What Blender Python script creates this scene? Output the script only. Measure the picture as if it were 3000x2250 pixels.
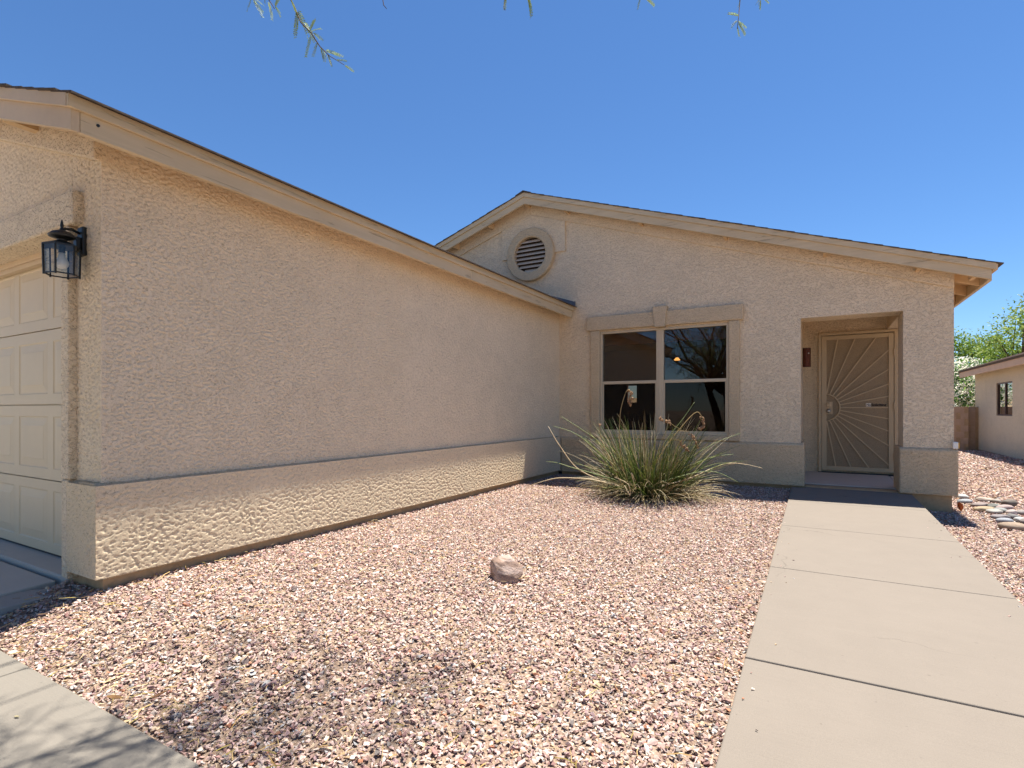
import bpy, bmesh, math, random
import numpy as np
from mathutils import Vector, Matrix

random.seed(7)
RNG = np.random.default_rng(11)
for o in list(bpy.data.objects):
    bpy.data.objects.remove(o, do_unlink=True)
SC = bpy.context.scene
COL = SC.collection

# ------------------------------------------------------------------ camera, sky, sun, exposure
CAM_Z = 1.03
YAW = math.atan2(890, 1558.7)
cam_data = bpy.data.cameras.new('camera')
cam = bpy.data.objects.new('camera', cam_data)
COL.objects.link(cam)
cam.location = (0, 0, CAM_Z)
cam.rotation_euler = (math.pi / 2, 0, YAW)
cam_data.sensor_fit = 'HORIZONTAL'
cam_data.sensor_width = 36.0
cam_data.lens = 36.0 * 1558.7 / 3000.0
cam_data.shift_y = 74.0 / 3000.0
cam_data.clip_start = 0.05
cam_data.clip_end = 2000
SC.camera = cam

SUN_DIR = Vector((0.119, 0.25, 1.0)).normalized()      # towards the sun
SUN_EL = math.asin(SUN_DIR.z)
SUN_AZ = math.atan2(SUN_DIR.x, SUN_DIR.y)

world = bpy.data.worlds.new('World')
SC.world = world
world.use_nodes = True
wn = world.node_tree.nodes
wl = world.node_tree.links
wn.clear()
w_out = wn.new('ShaderNodeOutputWorld')
w_bg = wn.new('ShaderNodeBackground')
w_sky = wn.new('ShaderNodeTexSky')
w_sky.sky_type = 'NISHITA'
w_sky.sun_disc = False
w_sky.sun_elevation = SUN_EL
w_sky.sun_rotation = SUN_AZ
w_sky.altitude = 300
w_sky.air_density = 1.0
w_sky.dust_density = 0.0
w_sky.ozone_density = 10.0
w_bg.inputs['Strength'].default_value = 0.0565
w_hs = wn.new('ShaderNodeHueSaturation')
w_hs.inputs['Saturation'].default_value = 1.06
wl.new(w_sky.outputs[0], w_hs.inputs['Color'])
wl.new(w_hs.outputs[0], w_bg.inputs[0])
wl.new(w_bg.outputs[0], w_out.inputs[0])

sun_data = bpy.data.lights.new('sun', 'SUN')
sun_data.energy = 4.1
sun_data.angle = math.radians(0.55)
sun_data.color = (1.0, 0.95, 0.86)
sun = bpy.data.objects.new('sun', sun_data)
COL.objects.link(sun)
sun.rotation_euler = SUN_DIR.to_track_quat('Z', 'Y').to_euler()
sun.location = (0, 0, 20)

SC.view_settings.view_transform = 'Standard'
SC.view_settings.look = 'None'
SC.view_settings.gamma = 1.0
SC.view_settings.exposure = 1.52
SC.render.engine = 'CYCLES'
SC.cycles.use_denoising = True
SC.cycles.max_bounces = 8
SC.cycles.diffuse_bounces = 5
SC.cycles.transparent_max_bounces = 12
SC.cycles.caustics_reflective = False
SC.cycles.caustics_refractive = False

# ------------------------------------------------------------------ helpers
WLOC = {}


class MB:
    """collects faces into one mesh"""
    def __init__(self):
        self.v = []
        self.f = []

    def face(self, pts):
        n = len(self.v)
        self.v += [tuple(p) for p in pts]
        self.f.append(tuple(range(n, n + len(pts))))
        return self

    def hexa(self, p):      # 8 points: bottom loop 0-3, top loop 4-7
        n = len(self.v)
        self.v += [tuple(q) for q in p]
        for a in ((3, 2, 1, 0), (4, 5, 6, 7), (0, 1, 5, 4), (1, 2, 6, 5), (2, 3, 7, 6), (3, 0, 4, 7)):
            self.f.append(tuple(n + i for i in a))
        return self

    def box(self, x0, x1, y0, y1, z0, z1):
        return self.hexa([(x0, y0, z0), (x1, y0, z0), (x1, y1, z0), (x0, y1, z0),
                          (x0, y0, z1), (x1, y0, z1), (x1, y1, z1), (x0, y1, z1)])

    def prism_y(self, poly, y0, y1):        # polygon in (x, z), counter-clockwise seen from -Y
        n = len(self.v)
        k = len(poly)
        self.v += [(x, y0, z) for x, z in poly] + [(x, y1, z) for x, z in poly]
        self.f.append(tuple(n + i for i in range(k)))
        self.f.append(tuple(n + k + i for i in reversed(range(k))))
        for i in range(k):
            j = (i + 1) % k
            self.f.append((n + j, n + i, n + k + i, n + k + j))
        return self

    def prism_x(self, poly, x0, x1):        # polygon in (y, z)
        n = len(self.v)
        k = len(poly)
        self.v += [(x0, y, z) for y, z in poly] + [(x1, y, z) for y, z in poly]
        self.f.append(tuple(n + i for i in reversed(range(k))))
        self.f.append(tuple(n + k + i for i in range(k)))
        for i in range(k):
            j = (i + 1) % k
            self.f.append((n + i, n + j, n + k + j, n + k + i))
        return self

    def prism_z(self, poly, z0, z1):
        n = len(self.v)
        k = len(poly)
        self.v += [(x, y, z0) for x, y in poly] + [(x, y, z1) for x, y in poly]
        self.f.append(tuple(n + i for i in reversed(range(k))))
        self.f.append(tuple(n + k + i for i in range(k)))
        for i in range(k):
            j = (i + 1) % k
            self.f.append((n + i, n + j, n + k + j, n + k + i))
        return self

    def bar(self, a, b, w, d, up=(0, 0, 1)):      # rectangular bar from a to b
        a, b, up = Vector(a), Vector(b), Vector(up)
        t = (b - a).normalized()
        s = t.cross(up)
        if s.length < 1e-4:
            s = t.cross(Vector((1, 0, 0)))
        s.normalize()
        q = s.cross(t).normalized()
        s, q = s * w / 2, q * d / 2
        return self.hexa([a - s - q, a + s - q, a + s + q, a - s + q, b - s - q, b + s - q, b + s + q, b - s + q])

    def tube(self, pts, rad, n=6, cap=True):
        pts = [Vector(p) for p in pts]
        if not hasattr(rad, '__len__'):
            rad = [rad] * len(pts)
        base = len(self.v)
        ref = Vector((0.31, 0.17, 0.93))
        for i, p in enumerate(pts):
            t = (pts[min(i + 1, len(pts) - 1)] - pts[max(i - 1, 0)])
            if t.length < 1e-9:
                t = Vector((0, 0, 1))
            t.normalize()
            s = t.cross(ref)
            if s.length < 0.05:
                s = t.cross(Vector((1, 0, 0)))
            s.normalize()
            q = t.cross(s)
            for k in range(n):
                a = 2 * math.pi * k / n
                self.v.append(tuple(p + (s * math.cos(a) + q * math.sin(a)) * rad[i]))
        for i in range(len(pts) - 1):
            for k in range(n):
                k2 = (k + 1) % n
                self.f.append((base + i * n + k, base + i * n + k2, base + (i + 1) * n + k2, base + (i + 1) * n + k))
        if cap:
            self.f.append(tuple(base + k for k in reversed(range(n))))
            self.f.append(tuple(base + (len(pts) - 1) * n + k for k in range(n)))
        return self

    def lathe(self, c, prof, n=16, axis='Z', a0=0.0):      # prof: (radius, height)
        base = len(self.v)
        for r, h in prof:
            for k in range(n):
                a = 2 * math.pi * k / n + a0
                if axis == 'Z':
                    self.v.append((c[0] + r * math.cos(a), c[1] + r * math.sin(a), c[2] + h))
                else:      # along -Y
                    self.v.append((c[0] + r * math.cos(a), c[1] - h, c[2] + r * math.sin(a)))
        for i in range(len(prof) - 1):
            for k in range(n):
                k2 = (k + 1) % n
                q = (base + i * n + k, base + i * n + k2, base + (i + 1) * n + k2, base + (i + 1) * n + k)
                self.f.append(q)
        self.f.append(tuple(base + k for k in reversed(range(n))))
        self.f.append(tuple(base + (len(prof) - 1) * n + k for k in range(n)))
        return self

    def mesh(self, name):
        m = bpy.data.meshes.new(name)
        m.from_pydata(self.v, [], self.f)
        m.update()
        return m


def place(name, me, mat=None, parent=None, loc=None, smooth=False, bevel=0.0, fix=True):
    """links a mesh given in world coordinates (or, with loc, in its own coordinates) as one object"""
    if fix and loc is None and len(me.polygons) < 60000:
        bm = bmesh.new()
        bm.from_mesh(me)
        bmesh.ops.recalc_face_normals(bm, faces=bm.faces)
        bm.to_mesh(me)
        bm.free()
    o = bpy.data.objects.new(name, me)
    COL.objects.link(o)
    if mat is not None and len(me.materials) == 0:
        me.materials.append(mat)
    base = WLOC[parent.name] if parent else Vector((0, 0, 0))
    if loc is None:
        if parent:
            me.transform(Matrix.Translation(-base))
            WLOC[o.name] = base
        else:
            WLOC[o.name] = Vector((0, 0, 0))
    else:
        o.location = Vector(loc) - base
        WLOC[o.name] = Vector(loc)
    if parent:
        o.parent = parent
    if smooth:
        me.shade_smooth()
    if bevel > 0:
        b = o.modifiers.new('bevel', 'BEVEL')
        b.width = bevel
        b.segments = 2
        b.limit_method = 'ANGLE'
        b.angle_limit = math.radians(40)
    return o


def put(name, mb, mat=None, parent=None, **k):
    return place(name, mb.mesh(name), mat, parent, **k)


def top_mesh(name, mb, mat, loc, **k):
    """a top-level one-mesh thing, origin at loc, geometry given in world coordinates"""
    me = mb.mesh(name) if isinstance(mb, MB) else mb
    bm = bmesh.new()
    bm.from_mesh(me)
    bmesh.ops.recalc_face_normals(bm, faces=bm.faces)
    bm.to_mesh(me)
    bm.free()
    me.transform(Matrix.Translation(-Vector(loc)))
    return place(name, me, mat, None, loc=loc, **k)


def empty(name, loc):
    o = bpy.data.objects.new(name, None)
    COL.objects.link(o)
    o.location = loc
    o.empty_display_size = 0.2
    WLOC[o.name] = Vector(loc)
    return o


def tag(o, label=None, cat=None, group=None, kind=None):
    if label:
        o['label'] = label
    if cat:
        o['category'] = cat
    if group:
        o['group'] = group
    if kind:
        o['kind'] = kind
    return o


def np_mesh(name, V, F, col=None, flat=True):
    """mesh from numpy arrays: V (n,3), F (m,3) or (m,4), col (n,3) colour per vertex"""
    m = bpy.data.meshes.new(name)
    k = F.shape[1]
    m.vertices.add(len(V))
    m.vertices.foreach_set('co', np.ascontiguousarray(V, dtype=np.float32).ravel())
    m.loops.add(F.size)
    m.loops.foreach_set('vertex_index', np.ascontiguousarray(F, dtype=np.int32).ravel())
    m.polygons.add(len(F))
    m.polygons.foreach_set('loop_start', np.arange(0, F.size, k, dtype=np.int32))
    m.update(calc_edges=True)
    if col is not None:
        a = m.attributes.new('col', 'FLOAT_COLOR', 'POINT')
        c = np.ones((len(V), 4), dtype=np.float32)
        c[:, :3] = col
        a.data.foreach_set('color', c.ravel())
    if flat:
        m.shade_flat()
    else:
        m.shade_smooth()
    return m


def srgb(r, g, b):
    def f(c):
        c /= 255.0
        return c / 12.92 if c <= 0.04045 else ((c + 0.055) / 1.055) ** 2.4
    return (f(r), f(g), f(b))


# ------------------------------------------------------------------ materials
MATS = {}


class NT:
    def __init__(self, name):
        self.m = bpy.data.materials.new(name)
        self.m.use_nodes = True
        self.n = self.m.node_tree.nodes
        self.l = self.m.node_tree.links
        self.n.clear()
        self.out = self.n.new('ShaderNodeOutputMaterial')
        self.b = self.n.new('ShaderNodeBsdfPrincipled')
        self.l.new(self.b.outputs[0], self.out.inputs[0])
        MATS[name] = self.m

    def node(self, t, **k):
        x = self.n.new(t)
        for a, v in k.items():
            setattr(x, a, v)
        return x

    def link(self, a, b):
        self.l.new(a, b)

    def pos(self, scale=(1, 1, 1)):
        g = self.node('ShaderNodeNewGeometry')
        mp = self.node('ShaderNodeMapping')
        mp.inputs['Scale'].default_value = scale
        self.link(g.outputs['Position'], mp.inputs['Vector'])
        return mp.outputs[0]

    def noise(self, vec, scale, detail=3.0, rough=0.5, dist=0.0):
        t = self.node('ShaderNodeTexNoise')
        t.inputs['Scale'].default_value = scale
        t.inputs['Detail'].default_value = detail
        t.inputs['Roughness'].default_value = rough
        t.inputs['Distortion'].default_value = dist
        self.link(vec, t.inputs['Vector'])
        return t.outputs[0]

    def ramp(self, fac, stops):
        r = self.node('ShaderNodeValToRGB')
        e = r.color_ramp.elements
        while len(e) < len(stops):
            e.new(0.5)
        for i, (p, c) in enumerate(stops):
            e[i].position = p
            e[i].color = (c, c, c, 1) if not hasattr(c, '__len__') else (*c, 1)
        self.link(fac, r.inputs[0])
        return r.outputs[0]

    def mix(self, fac, a, b, mode='MIX'):
        x = self.node('ShaderNodeMix', data_type='RGBA', blend_type=mode)
        for s, v in ((x.inputs[0], fac), (x.inputs[6], a), (x.inputs[7], b)):
            if isinstance(v, (int, float)):
                s.default_value = v if s.type == 'VALUE' else (v, v, v, 1)
            elif isinstance(v, (tuple, list)):
                s.default_value = (*v[:3], 1)
            else:
                self.link(v, s)
        return x.outputs[2]

    def math(self, op, a, b=0.0):
        x = self.node('ShaderNodeMath', operation=op)
        for s, v in ((x.inputs[0], a), (x.inputs[1], b)):
            if isinstance(v, (int, float)):
                s.default_value = v
            else:
                self.link(v, s)
        return x.outputs[0]

    def bump(self, h, strength, dist, normal=None):
        x = self.node('ShaderNodeBump')
        x.inputs['Strength'].default_value = strength
        x.inputs['Distance'].default_value = dist
        self.link(h, x.inputs['Height'])
        if normal is not None:
            self.link(normal, x.inputs['Normal'])
        self.link(x.outputs[0], self.b.inputs['Normal'])
        return x.outputs[0]

    def set(self, color=None, rough=None, spec=None, metal=None):
        for nm, v in (('Base Color', color), ('Roughness', rough), ('Specular IOR Level', spec), ('Metallic', metal)):
            if v is None:
                continue
            s = self.b.inputs[nm]
            if isinstance(v, (int, float)):
                s.default_value = v
            elif isinstance(v, tuple):
                s.default_value = (*v[:3], 1)
            else:
                self.link(v, s)
        return self


def plain(name, color, rough=0.6, var=0.12, scale=6.0, bump=0.0, bscale=60.0, spec=0.3, metal=0.0, stretch=(1, 1, 1)):
    t = NT(name)
    v = t.pos(stretch)
    n = t.noise(v, scale, 4, 0.6)
    n2 = t.noise(v, scale * 7.3, 3, 0.6)
    f = t.math('ADD', t.math('MULTIPLY', n, 0.65), t.math('MULTIPLY', n2, 0.35))
    lo = tuple(c * (1 - var) for c in color)
    hi = tuple(min(1, c * (1 + var)) for c in color)
    t.set(t.ramp(f, [(0.3, lo), (0.7, hi)]), rough, spec, metal)
    if bump:
        t.bump(t.noise(v, bscale, 4, 0.6), 0.6, bump)
    return t.m


def stucco(name, color, scale=30.0, depth=0.006, strength=0.8, plateau=True, relief_tint=0.85):
    """sprayed and knocked-down cement stucco"""
    t = NT(name)
    v = t.pos((0.75, 0.75, 1.0))
    a = t.noise(v, scale, 3, 0.55, 0.5)
    pl = t.ramp(a, [(0.42, 0.0), (0.53, 1.0)])
    f1 = t.noise(v, scale * 4.5, 3, 0.6)
    h = t.math('ADD', t.math('MULTIPLY', pl, 1.0 if plateau else 0.15), t.math('MULTIPLY', f1, 0.30))
    big = t.noise(v, 0.9, 4, 0.6)
    mid = t.noise(v, 5.0, 4, 0.65)
    fac = t.math('ADD', t.math('MULTIPLY', big, 0.5), t.math('MULTIPLY', mid, 0.5))
    lo = tuple(c * 0.90 for c in color)
    hi = tuple(min(1, c * 1.08) for c in color)
    base = t.ramp(fac, [(0.32, lo), (0.68, hi)])
    grain = t.noise(v, 220, 2, 0.6)
    base = t.mix(0.18, base, t.ramp(grain, [(0.3, tuple(c * 0.75 for c in color)), (0.7, tuple(min(1, c * 1.15) for c in color))]))
    g1 = t.noise(t.pos((0.8, 0.8, 1.3)), 76, 3, 0.62, 1.6)
    g2 = t.noise(v, 130, 2, 0.6, 0.8)
    patch = t.ramp(t.noise(v, 1.7, 3, 0.6), [(0.3, 0.45), (0.7, 1.0)])
    crevice_shade = t.ramp(g1, [(0.36, 1.0), (0.46, 0.0)])
    crevice_shade = t.math('MULTIPLY', t.math('MULTIPLY', crevice_shade, patch), relief_tint)
    base = t.mix(crevice_shade, base, (color[0] * 0.40, color[1] * 0.37, color[2] * 0.36))  # dark strokes coloured in as shade in the stucco's crevices
    pale = t.math('MULTIPLY', t.ramp(g2, [(0.56, 0.0), (0.68, 1.0)]), relief_tint * 0.5)
    base = t.mix(pale, base, tuple(min(0.86, c * 1.22) for c in color))
    t.set(base, 0.92, 0.12)
    t.bump(h, strength, depth)
    return t.m


WALL_C = srgb(230, 211, 181)
TRIM_C = srgb(206, 186, 154)
M_WALL = stucco('stucco_wall', WALL_C, 40, 0.006, 1.0)
M_WALLD = stucco('stucco_wall_relief', WALL_C, 90, 0.0015, 0.5, plateau=False)
M_TRIM = stucco('stucco_trim', TRIM_C, 44, 0.005, 0.8)
M_PLINTH = stucco('stucco_plinth', srgb(207, 186, 153), 40, 0.006, 0.9)
M_PLINTHD = stucco('stucco_plinth_relief', srgb(222, 203, 171), 60, 0.0008, 0.25, plateau=False)


def wood(name, color, stretch):
    t = NT(name)
    v = t.pos(stretch)
    n = t.noise(v, 14, 5, 0.65, 0.6)
    crack = t.noise(v, 26, 4, 0.7, 1.0)
    big = t.noise(t.pos(), 2.0, 3, 0.6)
    base = t.ramp(n, [(0.25, tuple(c * 0.86 for c in color)), (0.7, tuple(min(1, c * 1.08) for c in color))])
    dirt = t.ramp(big, [(0.45, 0.0), (0.8, 0.5)])
    base = t.mix(dirt, base, tuple(c * f for c, f in zip(color, (0.82, 0.76, 0.66))))
    ck = t.ramp(crack, [(0.345, 1.0), (0.40, 0.0)])
    base = t.mix(t.math('MULTIPLY', ck, 0.55), base, tuple(c * 0.42 for c in color))
    t.set(base, 0.75, 0.2)
    h = t.math('SUBTRACT', t.math('MULTIPLY', n, 0.5), ck)
    t.bump(h, 0.6, 0.003)
    return t.m


FASC_C = srgb(204, 186, 154)
M_WOODY = wood('painted_wood_along_y', FASC_C, (1.0, 0.06, 1.0))
M_WOODX = wood('painted_wood_along_x', FASC_C, (0.08, 1.0, 1.0))
M_FLATPAINT = plain('painted_board', srgb(204, 182, 150), 0.6, 0.06, 3.0, 0.0006, 90)
M_SHINGLE = plain('asphalt_shingle', srgb(92, 84, 78), 0.95, 0.35, 22.0, 0.003, 180, 0.1)
M_SOFFIT = plain('soffit_board', srgb(214, 184, 142), 0.8, 0.12, 4.0)
M_GDOOR = plain('garage_door_paint', srgb(210, 192, 159), 0.5, 0.035, 1.6, 0.0007, 160, 0.35)
M_SEC = plain('security_door_paint', srgb(194, 173, 139), 0.45, 0.05, 3.0, 0.0, 60, 0.4)
M_VINYL = plain('window_vinyl', srgb(198, 182, 154), 0.45, 0.05, 4.0, 0.0, 60, 0.4)
M_VENT = plain('vent_slat', srgb(206, 184, 160), 0.6, 0.08, 5.0)
M_VBACK = plain('vent_dark_disc', srgb(60, 48, 38), 0.9, 0.2, 30.0)  # dark colour stands for the shaded hollow behind the slats
M_BLACK = plain('black_metal', srgb(26, 30, 30), 0.42, 0.25, 20.0, 0.0008, 120, 0.5)
M_COPPER = plain('hammered_copper', srgb(98, 56, 42), 0.42, 0.35, 25.0, 0.004, 60, 0.5, 0.75)
M_CHROME = plain('satin_nickel', srgb(185, 180, 170), 0.3, 0.08, 20.0, 0.0, 60, 0.5, 0.9)
M_BULB = plain('frosted_bulb', srgb(238, 232, 222), 0.35, 0.02, 5.0)
M_STEM = plain('stem_concrete', srgb(176, 150, 116), 0.9, 0.22, 5.0, 0.002, 70, 0.15)
M_INT = plain('room_wall', srgb(196, 164, 142), 0.85, 0.05, 1.0)
M_INTC = plain('room_ceiling', srgb(222, 204, 182), 0.85, 0.05, 1.0)
M_INTF = plain('room_floor', srgb(120, 100, 80), 0.6, 0.1, 1.0)
M_FLASH = plain('metal_flashing', srgb(96, 100, 108), 0.6, 0.15, 8.0, 0.0, 60, 0.4)
M_WHITE = plain('white_plastic', srgb(235, 232, 222), 0.45, 0.04, 8.0)
M_YELL = plain('yellow_plastic', srgb(214, 168, 40), 0.45, 0.06, 8.0)
M_INK = plain('black_print', srgb(22, 22, 34), 0.6, 0.05, 8.0)


def concrete(name, color, dark=0.0):
    t = NT(name)
    v = t.pos()
    big = t.noise(v, 0.8, 5, 0.62)
    mid = t.noise(v, 6.0, 4, 0.6)
    fine = t.noise(v, 300, 2, 0.5)
    fac = t.math('ADD', t.math('MULTIPLY', big, 0.55), t.math('MULTIPLY', mid, 0.45))
    base = t.ramp(fac, [(0.33, tuple(c * 0.92 for c in color)), (0.67, tuple(min(1, c * 1.05) for c in color))])
    base = t.mix(0.22, base, t.ramp(fine, [(0.35, tuple(c * 0.7 for c in color)), (0.65, tuple(min(1, c * 1.2) for c in color))]))
    st = t.noise(v, 2.3, 5, 0.7, 0.8)
    base = t.mix(t.ramp(st, [(0.62, 0.0), (0.78, 0.22)]), base, tuple(c * 0.6 for c in color))
    broom = t.noise(t.pos((1.2, 60.0, 1.0)), 3.0, 4, 0.7, 0.3)
    base = t.mix(0.16, base, t.ramp(broom, [(0.3, tuple(c * 0.80 for c in color)), (0.7, tuple(min(1, c * 1.12) for c in color))]))
    spk = t.noise(v, 34.0, 2, 0.5)
    base = t.mix(t.ramp(spk, [(0.74, 0.0), (0.78, 0.45)]), base, tuple(c * 0.5 for c in color))
    lk = t.node('ShaderNodeTexVoronoi', feature='DISTANCE_TO_EDGE')
    lk.inputs['Scale'].default_value = 0.55
    wv = t.node('ShaderNodeVectorMath', operation='ADD')
    t.link(v, wv.inputs[0])
    nz = t.node('ShaderNodeTexNoise')
    nz.inputs['Scale'].default_value = 3.0
    nz.inputs['Detail'].default_value = 6.0
    t.link(v, nz.inputs['Vector'])
    sc_ = t.node('ShaderNodeVectorMath', operation='SCALE')
    sc_.inputs['Scale'].default_value = 0.5
    t.link(nz.outputs[1], sc_.inputs[0])
    t.link(sc_.outputs[0], wv.inputs[1])
    t.link(wv.outputs[0], lk.inputs['Vector'])
    crk = t.ramp(lk.outputs['Distance'], [(0.0, 1.0), (0.0022, 0.0)])
    crk = t.math('MULTIPLY', crk, t.ramp(t.noise(v, 0.9, 2, 0.5), [(0.52, 0.0), (0.60, 0.5)]))
    base = t.mix(crk, base, tuple(c * 0.45 for c in color))
    t.set(base, 0.9, 0.2)
    t.bump(t.math('ADD', fine, t.math('MULTIPLY', broom, 0.6)), 0.5, 0.0018)
    return t.m


M_WALK = concrete('walk_concrete', srgb(125, 116, 106))
M_PORCH = concrete('porch_concrete_lifted', srgb(196, 184, 170))  # same concrete as the walk, colour lightened to offset the porch shade
M_DRIVE = concrete('drive_concrete_lifted', srgb(190, 182, 170))  # colour lightened to make up for the shade before the garage
M_PATH = concrete('path_concrete', srgb(124, 118, 109))
M_PAVER = concrete('paver_concrete', srgb(160, 154, 146))


def attr_mat(name, rough=0.85, grain=0.25, gscale=90.0, spec=0.2, trans=0.0, bump=0.0):
    """colour of each piece from its own stored colour, with grain on top"""
    t = NT(name)
    a = t.node('ShaderNodeAttribute', attribute_name='col')
    v = t.pos()
    n = t.noise(v, gscale, 3, 0.6)
    g = t.ramp(n, [(0.25, 1.0 - grain), (0.75, 1.0 + grain)])
    c = t.mix(1.0, a.outputs['Color'], g, 'MULTIPLY')
    t.set(c, rough, spec)
    if bump:
        t.bump(n, 0.7, bump)
    if trans:
        tr = t.node('ShaderNodeBsdfTranslucent')
        t.link(c, tr.inputs['Color'])
        mx = t.node('ShaderNodeMixShader')
        mx.inputs[0].default_value = trans
        t.link(t.b.outputs[0], mx.inputs[1])
        t.link(tr.outputs[0], mx.inputs[2])
        t.link(mx.outputs[0], t.out.inputs[0])
    return t.m


M_GRAVEL = attr_mat('gravel_stone', 0.88, 0.22, 120.0, 0.15)
M_LEAF = attr_mat('leaf', 0.55, 0.15, 40.0, 0.3, 0.35)
M_BLADE = attr_mat('yucca_blade', 0.5, 0.2, 25.0, 0.35)
M_BARK = plain('mesquite_bark', srgb(92, 78, 66), 0.95, 0.35, 18.0, 0.006, 40, 0.1, 0.0, (1, 1, 0.3))


def ground_mat():
    t = NT('ground_gravel')
    v = t.pos()
    vo = t.node('ShaderNodeTexVoronoi')
    vo.inputs['Scale'].default_value = 95
    t.link(v, vo.inputs['Vector'])
    sep = t.node('ShaderNodeSeparateColor')
    t.link(vo.outputs['Color'], sep.inputs[0])
    c = t.ramp(sep.outputs[0], [(0.0, srgb(118, 98, 86)), (0.3, srgb(156, 132, 116)), (0.55, srgb(166, 144, 124)), (0.8, srgb(140, 120, 108)), (1.0, srgb(178, 166, 154))])
    big = t.noise(v, 0.35, 4, 0.6)
    c = t.mix(t.ramp(big, [(0.4, 0.0), (0.7, 0.3)]), c, srgb(136, 118, 98))
    t.set(c, 0.95, 0.1)
    t.bump(vo.outputs['Distance'], 0.8, 0.015)
    return t.m


M_GROUND = ground_mat()


def glass(name, tint, refl_boost=0.0, ior=1.5):
    t = NT(name)
    t.n.remove(t.b)
    tr = t.node('ShaderNodeBsdfTransparent')
    tr.inputs[0].default_value = (*tint, 1)
    gl = t.node('ShaderNodeBsdfGlossy')
    gl.inputs['Roughness'].default_value = 0.01
    gl.inputs['Color'].default_value = (0.95, 0.97, 1.0, 1)
    fr = t.node('ShaderNodeFresnel')
    fr.inputs['IOR'].default_value = ior
    n = t.noise(t.pos(), 1.3, 2, 0.5)
    bp = t.node('ShaderNodeBump')
    bp.inputs['Strength'].default_value = 0.05
    bp.inputs['Distance'].default_value = 0.02
    t.link(n, bp.inputs['Height'])
    t.link(bp.outputs[0], gl.inputs['Normal'])
    f = t.math('ADD', fr.outputs[0], refl_boost)
    mx = t.node('ShaderNodeMixShader')
    t.link(f, mx.inputs[0])
    t.link(tr.outputs[0], mx.inputs[1])
    t.link(gl.outputs[0], mx.inputs[2])
    t.link(mx.outputs[0], t.out.inputs[0])
    return t.m


M_GLASS = glass('window_glass', (0.66, 0.62, 0.57), 0.015)
M_GLASS_LOW = glass('screened_glass', (0.40, 0.38, 0.36), 0.0, 1.30)
M_LGLASS = glass('lantern_glass', (0.82, 0.86, 0.86), 0.0)


def emit(name, color, s):
    t = NT(name)
    t.set((0.8, 0.8, 0.8), 0.5)
    t.b.inputs['Emission Color'].default_value = (*color, 1)
    t.b.inputs['Emission Strength'].default_value = s
    return t.m


M_LAMPON = emit('warm_lamp', (1.0, 0.50, 0.14), 1.1)

# ------------------------------------------------------------------ ground levels
WALK_L, WALK_R = -0.268, 0.970


def walk_z(y):
    return -0.09 + 0.017 * y


def sstep(a, b, x):
    t = np.clip((np.asarray(x, dtype=float) - a) / (b - a), 0, 1)
    return t * t * (3 - 2 * t)


def ground_z(x, y):
    """gravel surface level"""
    x = np.asarray(x, dtype=float)
    y = np.asarray(y, dtype=float)
    mid = np.minimum(0.016, -0.112 + 0.0168 * y)
    by_garage = 0.012 - 0.122 * (1 - sstep(0.85, 1.62, y))
    by_garage = by_garage - 0.10 * sstep(-3.92, -4.12, x) * sstep(2.2, 1.6, y)
    w_ = sstep(-3.6, -1.0, x)
    left = mid * w_ + (1 - w_) * by_garage
    right = -0.105 - 0.0085 * (y - 5) + 0.03 * sstep(4.5, 2.5, y)
    right = np.minimum(right, walk_z(np.minimum(y, 7.5)) - 0.02)
    w = sstep(0.2, 0.8, x)
    return left * (1 - w) + right * w


# base sheet of the ground, fine near the house, out to the horizon
xs = np.unique(np.concatenate([np.linspace(-400, -12, 14), np.linspace(-12, -5, 15), np.linspace(-5, 3, 101), np.linspace(3, 14, 23), np.linspace(14, 400, 14)]))
ys = np.unique(np.concatenate([np.linspace(-400, -8, 14), np.linspace(-8, 0, 17), np.linspace(0, 9, 113), np.linspace(9, 30, 43), np.linspace(30, 600, 16)]))
gx, gy = np.meshgrid(xs, ys, indexing='ij')
gz = ground_z(np.clip(gx, -8, 12), np.clip(gy, -3, 24)) - 0.019
gv = np.stack([gx, gy, gz], -1).reshape(-1, 3)
ii = np.arange(len(xs) * len(ys)).reshape(len(xs), len(ys))
gf = np.stack([ii[:-1, :-1], ii[1:, :-1], ii[1:, 1:], ii[:-1, 1:]], -1).reshape(-1, 4)
ground = place('ground', np_mesh('ground', gv, gf, flat=False), M_GROUND, fix=False)
tag(ground, 'pinkish desert soil and gravel ground around the house', 'ground', kind='structure')

# ------------------------------------------------------------------ paved paths


def slab_mesh(poly, top, thick=0.10):
    """poly (x,y) list; top(x,y) gives the level"""
    mb = MB()
    k = len(poly)
    mb.v += [(x, y, top(x, y) - thick) for x, y in poly] + [(x, y, top(x, y)) for x, y in poly]
    mb.f.append(tuple(reversed(range(k))))
    mb.f.append(tuple(range(k, 2 * k)))
    for i in range(k):
        j = (i + 1) % k
        mb.f.append((i, j, k + j, k + i))
    return mb


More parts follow.
